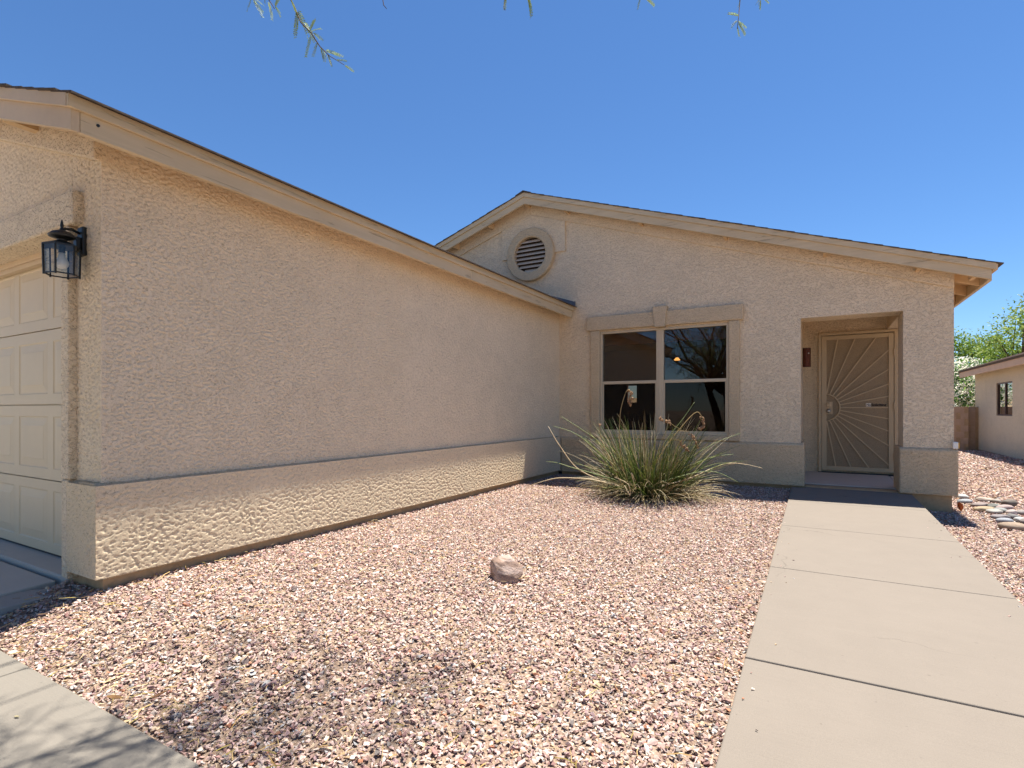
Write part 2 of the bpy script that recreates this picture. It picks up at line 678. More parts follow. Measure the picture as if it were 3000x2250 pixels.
walkway = tag(empty('walkway', (0.35, 4.0, walk_z(4.0))), 'pale beige concrete front walk leading straight to the entry door', 'walkway', kind='structure')
wy = [-1.6, -0.25, 1.08, 2.515, 3.955, 5.30, 6.62, 8.02]
for a, b in zip(wy[:-1], wy[1:]):
    g = 0.0028
    put('slab', slab_mesh([(WALK_L, a + g), (WALK_R, a + g), (WALK_R, b - g), (WALK_L, b - g)] if b < 8 else
        [(WALK_L, a + g), (WALK_R, a + g), (WALK_R, 7.66), (0.845, 7.66), (0.845, b - g), (-0.12, b - g), (-0.12, 7.66), (WALK_L, 7.66)],
        lambda x, y: walk_z(y) + (0.0 if b > 2.6 else -0.003)), M_WALK, walkway, bevel=0.006)
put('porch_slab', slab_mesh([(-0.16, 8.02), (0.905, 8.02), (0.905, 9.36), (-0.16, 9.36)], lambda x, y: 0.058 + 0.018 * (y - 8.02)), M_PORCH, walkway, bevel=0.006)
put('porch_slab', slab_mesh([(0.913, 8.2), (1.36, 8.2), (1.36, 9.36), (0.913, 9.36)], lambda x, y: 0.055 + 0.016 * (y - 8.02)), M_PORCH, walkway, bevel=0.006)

path = tag(empty('path', (-2.3, 0.4, -0.08)), 'concrete path crossing the yard from driveway to front walk, under branch shadows', 'path', kind='structure')
px_ = [-4.05, -2.95, -1.675, -0.276]
for a, b in zip(px_[:-1], px_[1:]):
    put('slab', slab_mesh([(a + 0.004, -0.26), (b - 0.004, -0.26), (b - 0.004, 0.965), (a + 0.004, 0.965)], lambda x, y: -0.082), M_PATH, path, bevel=0.009)

driveway = tag(empty('driveway', (-6.5, 0.0, -0.05)), 'grey concrete driveway in shade before the garage door', 'driveway', kind='structure')


def drive_z(y):
    return -0.022 - 0.035 * max(0.0, 1.46 - y)


for k in range(2):
    for a, b in ((-1.6, 0.0), (0.0, 1.455)):
        x1 = -4.06 - k * 2.5
        put('slab', slab_mesh([(x1 - 2.494, a + 0.004), (x1, a + 0.004), (x1, b - 0.004), (x1 - 2.494, b - 0.004)], lambda x, y: drive_z(y)), M_DRIVE, driveway, bevel=0.009)
put('garage_apron', slab_mesh([(-9.0, 1.476), (-3.97, 1.476), (-3.97, 1.80), (-9.0, 1.80)], lambda x, y: 0.0, 0.16), M_DRIVE, driveway, bevel=0.01)

# ------------------------------------------------------------------ the house
XG, YW, YF = -3.539, 1.474, 7.719        # garage side wall, garage front wall, entry front wall
PITCH = 1 / 3.0
house = empty('house', (-1.0, 9.0, 0.0))
tag(house, 'tan stucco single-storey house with projecting garage wing and low gable', 'house')


def main_roof(x):
    return 4.500 - abs(x + 4.05) * PITCH


GR_X = -6.60


def gar_roof(x):
    return 2.640 + (-3.28 - GR_X) * PITCH - abs(x - GR_X) * PITCH


def gable_poly(x0, x1, z0, roof, ridge, drop):
    p = [(x0, z0), (x1, z0), (x1, roof(x1) - drop)]
    if x0 < ridge < x1:
        p.append((ridge, roof(ridge) - drop))
    p.append((x0, roof(x0) - drop))
    return p


# --- relief fields for the knocked-down stucco near the camera
def field(nu, nv, du, lam_lo, lam_hi, aniso, seed):
    r = np.random.default_rng(seed)
    w = r.standard_normal((nu, nv))
    fu = np.fft.fftfreq(nu, du)[:, None] * aniso
    fv = np.fft.fftfreq(nv, du)[None, :]
    k = np.sqrt(fu ** 2 + fv ** 2) + 1e-9
    kc = math.sqrt((1 / lam_lo) * (1 / lam_hi))
    bw = math.log(lam_hi / lam_lo) / 2
    H = np.exp(-(np.log(k / kc) / bw) ** 2)
    f = np.real(np.fft.ifft2(np.fft.fft2(w) * H))
    return f / f.std()


def relief(nu, nv, du, seed, q=1.0):
    du = du / q
    a = field(nu, nv, du, 0.016, 0.060, 1.5, seed)
    b = field(nu, nv, du, 0.010, 0.026, 1.3, seed + 1)
    m = field(nu, nv, du, 0.15, 0.6, 0.8, seed + 2)
    t = a + 0.30 * b + 0.30 * m
    low = 1 - sstep(-0.80, -0.50, t)
    c = field(nu, nv, du, 0.012, 0.036, 1.3, seed + 3)
    mk = sstep(-0.1, 0.6, field(nu, nv, du, 0.03, 0.10, 1.0, seed + 4) + 0.5 * m)
    cut = np.exp(-(c / 0.22) ** 2) * mk
    return -0.75 * low - 0.65 * cut * (1 - 0.6 * low) + 0.012 * b


def relief_wall(name, o, du, dv, n, w, h, step, amp, seed, mat, parent, keep=None, fade=0.012, coarse=1.0):
    """displaced grid: origin o, directions du, dv, outward normal n"""
    nu, nv = int(w / step) + 1, int(h / step) + 1
    H = relief(nu, nv, step, seed, coarse) * amp
    u = np.linspace(0, w, nu)
    v = np.linspace(0, h, nv)
    U, V = np.meshgrid(u, v, indexing='ij')
    ed = np.minimum(np.minimum(U, w - U), np.minimum(V, h - V))
    H = H * np.clip(ed / fade, 0.35, 1)
    o, du, dv, n = (np.array(q, dtype=float) for q in (o, du, dv, n))
    P = o + U[..., None] * du + V[..., None] * dv + H[..., None] * n
    idx = np.arange(nu * nv).reshape(nu, nv)
    q = np.stack([idx[:-1, :-1], idx[1:, :-1], idx[1:, 1:], idx[:-1, 1:]], -1)
    if keep is not None:
        c = P[:-1, :-1]
        q = q[keep(c)]
    q = q.reshape(-1, 4)
    if np.dot(np.cross(du, dv), n) < 0:
        q = q[:, ::-1]
    return place(name, np_mesh(name, P.reshape(-1, 3), q, flat=False), mat, parent, fix=False)


# garage side wall: body behind, relief coat in front
put('wall', MB().box(XG - 0.2, XG - 0.013, YW + 0.013, YF - 0.002, 0.05, 2.62), M_WALL, house)
relief_wall('stucco_coat', (XG, YW, 0.575), (0, 1, 0), (0, 0, 1), (1, 0, 0), 2.6, 2.06, 0.0042, 0.0085, 3, M_WALLD, house)
relief_wall('stucco_coat', (XG, YW + 2.6, 0.575), (0, 1, 0), (0, 0, 1), (1, 0, 0), YF - YW - 2.6, 2.06, 0.0080, 0.0085, 5, M_WALLD, house)
# front wall of the garage wing (faces the street), right of the garage door and gable above
put('wall', MB().box(-3.93, XG - 0.21, YW + 0.013, YW + 0.2, 0.02, 2.15)
    .prism_y(gable_poly(-9.6, XG - 0.21, 2.15, gar_roof, GR_X, 0.12), YW + 0.013, YW + 0.2)
    .box(-9.6, -8.85, YW + 0.008, YW + 0.2, 0.02, 2.15), M_WALL, house)
relief_wall('stucco_coat', (-3.90, YW, 0.575), (1, 0, 0), (0, 0, 1), (0, -1, 0), 3.90 + XG, 2.0, 0.0055, 0.0095, 9, M_WALLD, house)
relief_wall('stucco_coat', (-5.9, YW, 2.30), (1, 0, 0), (0, 0, 1), (0, -1, 0), 5.9 - 3.905, 1.1, 0.0075, 0.0095, 15, M_WALLD, house,
            keep=lambda c: c[..., 2] < 2.655 + (-3.28 - c[..., 0]) * PITCH - 0.16)
# plinth bands of the garage wing
put('plinth', MB().prism_y([(XG - 0.19, 0.075), (XG + 0.035, 0.075), (XG + 0.035, 0.590), (XG - 0.005, 0.610), (XG - 0.19, 0.610)], YW - 0.037, YF - 0.05), M_PLINTH, house, bevel=0.008)
relief_wall('plinth_coat', (XG + 0.0395, YW - 0.045, 0.072), (0, 1, 0), (0, 0, 1), (1, 0, 0), YF - 0.05 - YW + 0.045, 0.525, 0.0046, 0.0050, 21, M_PLINTHD, house, coarse=1.35)
put('plinth', MB().prism_x([(YW - 0.037, 0.075), (YW + 0.1, 0.075), (YW + 0.1, 0.610), (YW + 0.005, 0.610), (YW - 0.037, 0.590)], -3.845, XG - 0.195), M_PLINTH, house, bevel=0.008)
relief_wall('plinth_coat', (-3.852, YW - 0.0455, 0.072), (1, 0, 0), (0, 0, 1), (0, -1, 0), 3.852 + XG + 0.043, 0.525, 0.0065, 0.0075, 27, M_PLINTHD, house)
# concrete stem below the stucco
put('stem_wall', MB().box(XG - 0.2, XG - 0.012, YW + 0.012, YF - 0.002, -0.25, 0.052), M_STEM, house)
put('stem_wall', MB().box(-3.968, XG - 0.202, YW + 0.012, YW + 0.2, -0.25, 0.052), M_STEM, house)
put('stem_wall', MB().box(-3.50, 1.345, YF + 0.012, YF + 0.2, -0.25, 0.050), M_STEM, house)
put('stem_wall', MB().box(1.1, 1.345, YF + 0.205, 8.17, -0.35, 0.050), M_STEM, house)
put('stem_wall', MB().box(-0.36, 1.345, 9.37, 9.5, -0.35, 0.07), M_STEM, house)

# garage door surround: raised stucco frame with ears on its head
put('door_surround', MB().box(-3.937, -3.838, YW - 0.045, YW + 0.16, 0.612, 2.118)
    .box(-3.937, -3.855, YW - 0.043, YW + 0.16, 0.02, 0.610), M_WALL, house, bevel=0.01)
put('door_surround', MB().box(-9.1, -3.762, YW - 0.052, YW + 0.16, 2.12, 2.318), M_WALL, house, bevel=0.012)
# wood stop moulding over the door
put('door_stop', MB().box(-8.85, -3.94, 1.60, 1.64, 2.055, 2.165).box(-8.85, -3.94, 1.585, 1.60, 2.085, 2.165), M_FLATPAINT, house, bevel=0.004)

# --- garage door: four sections of raised panels
gdoor = put('garage_door', MB().box(-8.85, -3.90, 1.668, 1.70, 0.004, 2.16), M_GDOOR, house)
seams = [0.012, 0.528, 1.061, 1.594, 2.127]
PAN = MB()
pw, ph, st = 0.494, 0.372, 0.062


def panel_mesh():
    """raised field inside a grooved border, own coordinates, faces -Y"""
    mb = MB()
    def rect(ix, y):
        return [(-pw / 2 + ix, y, -ph / 2 + ix), (pw / 2 - ix, y, -ph / 2 + ix), (pw / 2 - ix, y, ph / 2 - ix), (-pw / 2 + ix, y, ph / 2 - ix)]
    rings = [rect(0, 0.0), rect(0.006, 0.005), rect(0.016, 0.005), rect(st, 0.000), rect(st + 0.005, -0.002)]
    for r in rings:
        mb.v += r
    for k in range(len(rings) - 1):
        for i in range(4):
            j = (i + 1) % 4
            mb.f.append((k * 4 + i, k * 4 + j, (k + 1) * 4 + j, (k + 1) * 4 + i))
    n = (len(rings) - 1) * 4
    mb.f.append((n, n + 1, n + 2, n + 3))
    return mb.mesh('panel')


PANEL = panel_mesh()
PANEL.materials.append(M_GDOOR)
YD = 1.648
pcx = [-4.407 - 0.585 * k for k in range(8)]
for s in range(4):
    z0, z1 = seams[s] + 0.004, seams[s + 1] - 0.004
    zc = (z0 + z1) / 2 - 0.002
    mb = MB()
    # rails and stiles round the panels
    mb.box(-8.85, -3.90, YD, YD + 0.018, z0, zc - ph / 2)
    mb.box(-8.85, -3.90, YD, YD + 0.018, zc + ph / 2, z1)
    edges = [-3.90] + [c + d for c in pcx for d in (pw / 2, -pw / 2)] + [-8.85]
    for k in range(0, len(edges), 2):
        if edges[k] - edges[k + 1] > 0.005:
            mb.box(edges[k + 1], edges[k], YD + 0.0002, YD + 0.018, zc - ph / 2, zc + ph / 2)
    put('section', mb, M_GDOOR, gdoor)
    for c in pcx:
        place('panel', PANEL, None, gdoor, loc=(c, YD, zc))
put('bottom_seal', MB().box(-8.85, -3.90, 1.652, 1.675, 0.002, 0.014), M_BLACK, gdoor)

# --- entry front wall
zb = 0.05
Y2 = YF + 0.2
mb = MB()
mb.prism_y(gable_poly(-9.6, -2.848, zb, main_roof, -4.05, 0.12), YF, Y2)
mb.box(-2.848, -1.024, YF, Y2, zb, 0.669)
mb.prism_y([(-2.848, 2.19), (-1.024, 2.19), (-1.024, main_roof(-1.024) - 0.12), (-2.848, main_roof(-2.848) - 0.12)], YF, Y2)
mb.prism_y([(-1.024, zb), (-0.166, zb), (-0.166, main_roof(-0.166) - 0.12), (-1.024, main_roof(-1.024) - 0.12)], YF, Y2)
mb.prism_y([(-0.166, 2.19), (0.893, 2.19), (0.893, main_roof(0.893) - 0.12), (-0.166, main_roof(-0.166) - 0.12)], YF, YF + 0.37)
put('wall', mb, M_WALL, house)
put('porch_pillar', MB().prism_y([(0.893, zb), (1.36, zb), (1.36, main_roof(1.36) - 0.12), (0.893, main_roof(0.893) - 0.12)], YF, 8.18), M_WALL, house)
put('wall', MB().box(-0.40, -0.166, Y2, 9.36, zb, 2.62), M_WALL, house)                                          # left side of the porch
put('wall', MB().box(-0.40, 1.36, 9.36, 9.50, zb, 2.62), M_WALL, house)                                          # back of the porch
put('porch_beam', MB().box(0.893, 1.36, 8.18, 9.36, 2.186, 2.62), M_WALL, house, bevel=0.01)
put('porch_ceiling', MB().box(-0.166, 0.893, YF + 0.37, 9.36, 2.60, 2.64), M_SOFFIT, house)
put('wall', MB().box(1.16, 1.36, 9.50, 13.0, zb - 0.3, 2.58), M_WALL, house)
put('wall', MB().prism_y(gable_poly(-9.6, 1.36, 2.552, main_roof, -4.05, 0.12), 13.0, 13.2).box(-9.6, -6.161, 13.0, 13.2, zb - 0.3, 2.551).box(-0.419, 1.36, 13.0, 13.2, zb - 0.3, 2.551), M_WALL, house)
put('wall', MB().box(-9.8, -9.6, YF, 13.0, zb - 0.3, 2.5).box(-9.8, -9.6, YW, YF, zb - 0.3, 2.5), M_WALL, house)
# plinth of the entry front
put('plinth', MB().prism_x([(YF - 0.045, 0.052), (YF + 0.05, 0.052), (YF + 0.05, 0.598), (YF - 0.005, 0.598), (YF - 0.045, 0.576)], -3.49, -0.125), M_PLINTH, house, bevel=0.012)
put('plinth', MB().prism_y([(-0.166, 0.06), (-0.125, 0.06), (-0.125, 0.576), (-0.150, 0.598), (-0.166, 0.598)], YF + 0.052, 8.15), M_PLINTH, house, bevel=0.008)
put('plinth', MB().prism_x([(YF - 0.045, 0.045), (8.22, 0.045), (8.22, 0.56), (8.19, 0.585), (YF - 0.005, 0.585), (YF - 0.045, 0.562)], 0.852, 1.395), M_PLINTH, house, bevel=0.016)

# --- frieze bands under the rakes and the panel behind the round vent
def rake_band(roof, ridge, x0, x1, d0, d1, y0, y1):
    mb = MB()
    for a, b in ((x0, min(ridge, x1)), (max(ridge, x0), x1)):
        if b - a < 0.01:
            continue
        mb.prism_y([(a, roof(a) - d1), (b, roof(b) - d1), (b, roof(b) - d0), (a, roof(a) - d0)], y0, y1)
    return mb


put('frieze', rake_band(main_roof, -4.05, -9.6, 1.36, 0.06, 0.295, YF - 0.035, YF + 0.01), M_WALL, house, bevel=0.014)
put('frieze', rake_band(gar_roof, GR_X, -9.6, XG - 0.002, 0.06, 0.285, YW - 0.035, YW + 0.02), M_WALL, house, bevel=0.012)
vp_top = lambda x: main_roof(x) - 0.297
put('vent_panel', MB().prism_y([(-4.59, 3.53), (-4.335, 3.53), (-4.335, vp_top(-4.335)), (-4.59, vp_top(-4.59))], YF - 0.030, YF + 0.01)
    .prism_y([(-3.735, 3.53), (-3.43, 3.53), (-3.43, vp_top(-3.43)), (-3.735, vp_top(-3.735))], YF - 0.030, YF + 0.01)
    .prism_y([(-4.335, 3.845), (-3.735, 3.845), (-3.735, vp_top(-3.735)), (-4.05, vp_top(-4.05)), (-4.335, vp_top(-4.335))], YF - 0.030, YF + 0.01), M_WALL, house)

# --- round gable vent
vx, vz = -4.035, 3.545
vent = put('gable_vent', MB().lathe((vx, YF + 0.012, vz), [(0.30, 0.0), (0.30, 0.015), (0.0005, 0.016)], 40, 'Y'), M_VBACK, house)
ring = MB()
n = 48
prof = [(0.428, -0.01), (0.430, 0.075), (0.418, 0.088), (0.300, 0.088), (0.284, 0.076), (0.284, -0.01)]
base = len(ring.v)
for r, h in prof:
    for k in range(n):
        a = 2 * math.pi * k / n
        ring.v.append((vx + r * math.cos(a), YF - h, vz + r * math.sin(a)))
for i in range(len(prof)):
    i2 = (i + 1) % len(prof)
    for k in range(n):
        k2 = (k + 1) % n
        ring.f.append((i * n + k, i * n + k2, i2 * n + k2, i2 * n + k))
put('ring', ring, M_PLINTH, vent, smooth=False)
for k in range(9):
    zc = vz - 0.268 + k * 0.068
    hw = math.sqrt(max(0.0001, 0.283 ** 2 - (zc + 0.01 - vz) ** 2))
    if hw < 0.06:
        continue
    put('slat', MB().hexa([(vx - hw, YF - 0.052, zc - 0.008), (vx + hw, YF - 0.052, zc - 0.008), (vx + hw, YF - 0.006, zc + 0.034), (vx - hw, YF - 0.006, zc + 0.034),
                           (vx - hw, YF - 0.050, zc + 0.002), (vx + hw, YF - 0.050, zc + 0.002), (vx + hw, YF - 0.002, zc + 0.044), (vx - hw, YF - 0.002, zc + 0.044)]), M_VENT, vent)

# --- window and its stucco trim
wtrim = put('window_trim', MB().box(-3.065, -0.837, YF - 0.062, YF + 0.05, 2.226, 2.441), M_TRIM, house, bevel=0.014)
put('keystone', MB().prism_y([(-2.010, 2.205), (-1.862, 2.205), (-1.832, 2.505), (-2.040, 2.505)], YF - 0.095, YF + 0.02), M_TRIM, wtrim, bevel=0.012)
put('jamb', MB().box(-2.998, -2.850, YF - 0.050, YF + 0.05, 0.600, 2.224), M_TRIM, wtrim, bevel=0.012)
put('jamb', MB().box(-1.020, -0.882, YF - 0.050, YF + 0.05, 0.600, 2.224), M_TRIM, wtrim, bevel=0.012)
put('sill', MB().box(-2.848, -1.022, YF - 0.050, YF + 0.10, 0.600, 0.667), M_TRIM, wtrim, bevel=0.01)
win = put('window', MB().box(-2.850, -2.818, YF - 0.012, YF + 0.06, 0.668, 2.20).box(-1.054, -1.022, YF - 0.012, YF + 0.06, 0.668, 2.20)
          .box(-2.818, -1.054, YF - 0.012, YF + 0.06, 2.172, 2.20).box(-2.818, -1.054, YF - 0.012, YF + 0.06, 0.668, 0.700), M_VINYL, house, bevel=0.004)
put('mullion', MB().box(-2.004, -1.898, YF - 0.006, YF + 0.06, 0.700, 2.172).box(-1.968, -1.934, YF - 0.014, YF - 0.006, 0.700, 2.172), M_VINYL, win, bevel=0.004)
for x0, x1 in ((-2.818, -2.004), (-1.898, -1.054)):
    put('rail', MB().box(x0, x1, YF - 0.002, YF + 0.05, 1.408, 1.452), M_VINYL, win, bevel=0.004)
    put('sash', MB().box(x0, x0 + 0.016, YF + 0.006, YF + 0.045, 0.700, 1.408).box(x1 - 0.016, x1, YF + 0.006, YF + 0.045, 0.700, 1.408)
        .box(x0 + 0.016, x1 - 0.016, YF + 0.006, YF + 0.045, 0.700, 0.722), M_VINYL, win)
    put('pane', MB().box(x0 + 0.001, x1 - 0.001, YF + 0.028, YF + 0.034, 1.453, 2.171), M_GLASS, win)
    put('pane', MB().box(x0 + 0.017, x1 - 0.017, YF + 0.020, YF + 0.026, 0.723, 1.407), M_GLASS_LOW, win)

# --- the room behind the window (with the small window in its far wall)
room = put('room', MB().box(-6.2, -0.42, 7.93, 13.0, 0.02, 0.06), M_INTF, house)
put('ceiling', MB().box(-6.2, -0.42, 7.93, 13.0, 2.50, 2.55), M_INTC, room)
put('room_wall', MB().box(-0.46, -0.42, 7.93, 13.0, 0.06, 2.50), M_INT, room)
put('room_wall', MB().box(-6.2, -6.16, 7.93, 13.0, 0.06, 2.50), M_INT, room)
bw = MB()
hx0, hx1, hz0, hz1 = -4.10, -3.86, 1.20, 1.62
bw.box(-6.16, hx0, 13.0, 13.1, 0.0, 2.55).box(hx1, -0.42, 13.0, 13.1, 0.0, 2.55).box(hx0, hx1, 13.0, 13.1, 0.0, hz0).box(hx0, hx1, 13.0, 13.1, hz1, 2.55)
put('room_wall', bw, M_INT, room)
put('ceiling_lamp', MB().lathe((-2.215, 10.0, 1.93), [(0.05, 0.0), (0.055, 0.01), (0.02, 0.05)], 16), M_LAMPON, room)
put('ceiling_lamp', MB().lathe((-1.71, 10.0, 2.36), [(0.05, 0.0), (0.055, 0.01), (0.02, 0.05)], 16), M_LAMPON, room)
put('lamp_rod', MB().tube([(-2.215, 10.0, 1.97), (-2.215, 10.0, 2.50)], 0.006), M_BLACK, room)
put('lamp_rod', MB().tube([(-1.71, 10.0, 2.40), (-1.71, 10.0, 2.50)], 0.006), M_BLACK, room)
put('valance', MB().box(-2.95, -0.95, 7.96, 8.02, 2.02, 2.20), plain('valance_wood', srgb(140, 92, 74), 0.6, 0.1, 8.0, 0, 60, 0.3, 0.0, (0.2, 1, 1)), room)

# --- security door with sunburst bars
sdx0, sdx1, sdz0, sdz1, sy = 0.035, 1.012, 0.105, 2.178, 9.30
sdoor = put('security_door', MB().box(sdx0, sdx0 + 0.038, sy, 9.358, 0.085, sdz1).box(sdx1 - 0.038, sdx1, sy, 9.358, 0.085, sdz1)
            .box(sdx0 + 0.038, sdx1 - 0.038, sy, 9.358, sdz1 - 0.038, sdz1), M_SEC, house, bevel=0.004)
lx0, lx1, lz0, lz1 = sdx0 + 0.042, sdx1 - 0.044, 0.118, sdz1 - 0.052
put('leaf_frame', MB().box(lx0, lx0 + 0.064, sy + 0.004, sy + 0.04, lz0, lz1).box(lx1 - 0.06, lx1, sy + 0.004, sy + 0.04, lz0, lz1)
    .box(lx0 + 0.064, lx1 - 0.06, sy + 0.0045, sy + 0.04, lz1 - 0.055, lz1).box(lx0 + 0.064, lx1 - 0.06, sy + 0.0045, sy + 0.04, lz0, lz0 + 0.06), M_SEC, sdoor, bevel=0.003)
t = NT('perforated_screen')
v = t.pos()
vo = t.node('ShaderNodeTexVoronoi')
vo.inputs['Scale'].default_value = 150
t.link(v, vo.inputs['Vector'])
c0 = srgb(160, 141, 113)
t.set(t.ramp(vo.outputs['Distance'], [(0.15, tuple(c * 0.40 for c in c0)), (0.45, c0)]), 0.6, 0.3)
M_SCREEN = t.m
put('screen', MB().box(lx0 + 0.06, lx1 - 0.055, sy + 0.020, sy + 0.026, lz0 + 0.055, lz1 - 0.05), M_SCREEN, sdoor)
put('door_backing', MB().box(lx0, lx1, sy + 0.042, 9.356, lz0, lz1), M_INT, sdoor)
bx, bz = lx0 + 0.030, 1.055
ix1, iz0, iz1 = lx1 - 0.06, lz0 + 0.06, lz1 - 0.055
for k in range(-7, 8):
    a = math.radians(k * 11.45)
    d = (math.cos(a), math.sin(a))
    ts = [(ix1 - bx) / d[0]]
    if d[1] > 1e-6:
        ts.append((iz1 - bz) / d[1])
    if d[1] < -1e-6:
        ts.append((iz0 - bz) / d[1])
    L = min(ts) + 0.003
    put('bar', MB().bar((bx + d[0] * 0.212, sy + 0.013, bz + d[1] * 0.212), (bx + d[0] * L, sy + 0.013, bz + d[1] * L), 0.015, 0.012, (0, 1, 0)), M_SEC, sdoor)
arc = MB()
arc.tube([(bx + 0.205 * math.cos(a), sy + 0.012, bz + 0.205 * math.sin(a)) for a in np.linspace(-1.41, 1.41, 25)], 0.0105, 6)
put('arc', arc, M_SEC, sdoor, smooth=True)
put('lock_plate', MB().box(lx0 + 0.062, lx0 + 0.142, sy - 0.003, sy + 0.008, 0.955, 1.145), M_SEC, sdoor, bevel=0.003)
put('deadbolt', MB().lathe((lx0 + 0.088, sy - 0.001, 1.095), [(0.034, 0.0), (0.032, 0.014), (0.020, 0.022)], 20, 'Y'), M_SEC, sdoor, smooth=False)
put('knob', MB().lathe((lx0 + 0.088, sy - 0.001, 1.005), [(0.032, 0.0), (0.030, 0.010), (0.014, 0.014), (0.013, 0.032), (0.024, 0.040), (0.028, 0.054), (0.022, 0.068), (0.006, 0.072)], 20, 'Y'), M_CHROME, sdoor, smooth=True)
for z in (0.36, 1.08, 1.85):
    h = MB()
    for q in range(4):
        h.lathe((sdx1 - 0.040, sy - 0.006, z - 0.05 + q * 0.026), [(0.009, 0.0), (0.011, 0.004), (0.011, 0.019), (0.009, 0.023)], 10)
    put('hinge', h, M_SEC, sdoor)
put('threshold', MB().box(sdx0, sdx1, 9.285, 9.36, 0.06, 0.092), M_BLACK, sdoor)
stx = ix1 - 0.272
put('sticker', MB().box(stx, stx + 0.062, sy + 0.0165, sy + 0.0195, 1.072, 1.118), M_WHITE, sdoor)


def lettering(body, size, x, y, z, mat, parent, bold=0.0):
    cu = bpy.data.curves.new('lettering', 'FONT')
    cu.body = body
    cu.size = size
    cu.offset = bold
    cu.extrude = 0.0006
    tmp = bpy.data.objects.new('lettering_tmp', cu)
    COL.objects.link(tmp)
    dg = bpy.context.evaluated_depsgraph_get()
    me = bpy.data.meshes.new_from_object(tmp.evaluated_get(dg))
    bpy.data.objects.remove(tmp, do_unlink=True)
    me.transform(Matrix.Translation((x, y, z)) @ Matrix.Rotation(math.pi / 2, 4, 'X'))
    me.materials.clear()
    return place('lettering', me, mat, parent, fix=False)


lettering('No', 0.042, stx + 0.006, sy + 0.0155, 1.081, M_INK, sdoor, 0.0012)
lettering('Soliciting', 0.050, stx + 0.066, sy + 0.0155, 1.078, M_INK, sdoor, 0.0016)

# --- roofs: deck, shingle courses, rake trim, eave trim
def slope_quad(roof, xa, xb, d0, d1, y0, y1):
    return MB().prism_y([(xa, roof(xa) - d1), (xb, roof(xb) - d1), (xb, roof(xb) - d0), (xa, roof(xa) - d0)], y0, y1)


def courses(roofpart, roof, x_eave, x_ridge, y0, y1, jag):
    """shingle courses from the eave up, each lapping the one below"""
    sgn = 1 if x_ridge > x_eave else -1
    dx = 0.150
    nco = int(abs(x_ridge - x_eave) / dx) + 1
    for k in range(nco):
        xa = x_eave + sgn * k * dx
        xb = xa + sgn * min(0.235, abs(x_ridge - xa) + 0.001)
        if abs(xb - xa) < 0.02:
            continue
        ya = y0 - random.uniform(-0.006, jag)
        lo = 0.003
        mb = MB()
        za, zb_ = roof(xa), roof(xb)
        pts = [(xa, za - 0.006), (xb, zb_ - 0.014), (xb, zb_ - 0.006), (xa, za + lo)]
        mb.prism_y(pts, ya, y1)
        put('shingle_course', mb, M_SHINGLE, roofpart)


mroof = put('roof', MB().prism_y([(-9.80, main_roof(-9.80) - 0.075), (-4.05, main_roof(-4.05) - 0.075), (1.68, main_roof(1.68) - 0.075),
                                  (1.68, main_roof(1.68) - 0.015), (-4.05, main_roof(-4.05) - 0.015), (-9.80, main_roof(-9.80) - 0.015)], 7.46, 13.6), M_SOFFIT, house)
courses(mroof, main_roof, 1.725, -4.05, 7.445, 13.62, 0.008)
courses(mroof, main_roof, -9.83, -4.05, 7.445, 13.62, 0.008)
put('ridge_cap', MB().prism_y([(-4.19, main_roof(-4.19) - 0.004), (-4.05, main_roof(-4.05) + 0.004), (-3.91, main_roof(-3.91) - 0.004), (-3.91, main_roof(-3.91) + 0.010), (-4.05, main_roof(-4.05) + 0.018), (-4.19, main_roof(-4.19) + 0.010)], 7.44, 13.63), M_SHINGLE, mroof)
for xa, xb in ((-9.78, -4.05), (-4.05, 1.665)):
    put('rake_trim', slope_quad(main_roof, xa, xb, 0.0085, 0.078, 7.458, 7.478), M_WOODX, mroof, bevel=0.003)
for xa, xb in ((-9.74, -4.05), (-4.05, 1.632)):
    put('rake_board', slope_quad(main_roof, xa, xb, 0.062, 0.185, 7.4795, 7.518), M_WOODX, mroof, bevel=0.003)
put('eave_trim', MB().box(1.645, 1.664, 7.4795, 13.58, main_roof(1.66) - 0.080, main_roof(1.66) - 0.010), M_WOODY, mroof, bevel=0.003)
put('eave_board', MB().box(1.605, 1.6435, 7.5195, 13.57, main_roof(1.63) - 0.195, main_roof(1.63) - 0.077), M_WOODY, mroof, bevel=0.003)
for yy in np.arange(7.82, 13.4, 0.61):
    put('rafter_tail', MB().prism_y([(1.362, main_roof(1.362) - 0.19), (1.604, main_roof(1.604) - 0.19), (1.604, main_roof(1.604) - 0.076), (1.362, main_roof(1.362) - 0.076)], yy, yy + 0.04), M_SOFFIT, mroof)
for xx in (-6.2, -5.47, -4.755, -4.05, -3.362, -2.2, -1.05, 0.10, 1.02, 1.50):
    put('lookout', MB().prism_y([(xx - 0.02, main_roof(xx) - 0.185), (xx + 0.02, main_roof(xx) - 0.185), (xx + 0.02, main_roof(xx) - 0.09), (xx - 0.02, main_roof(xx) - 0.09)], 7.519, YF - 0.034), M_SOFFIT, mroof)

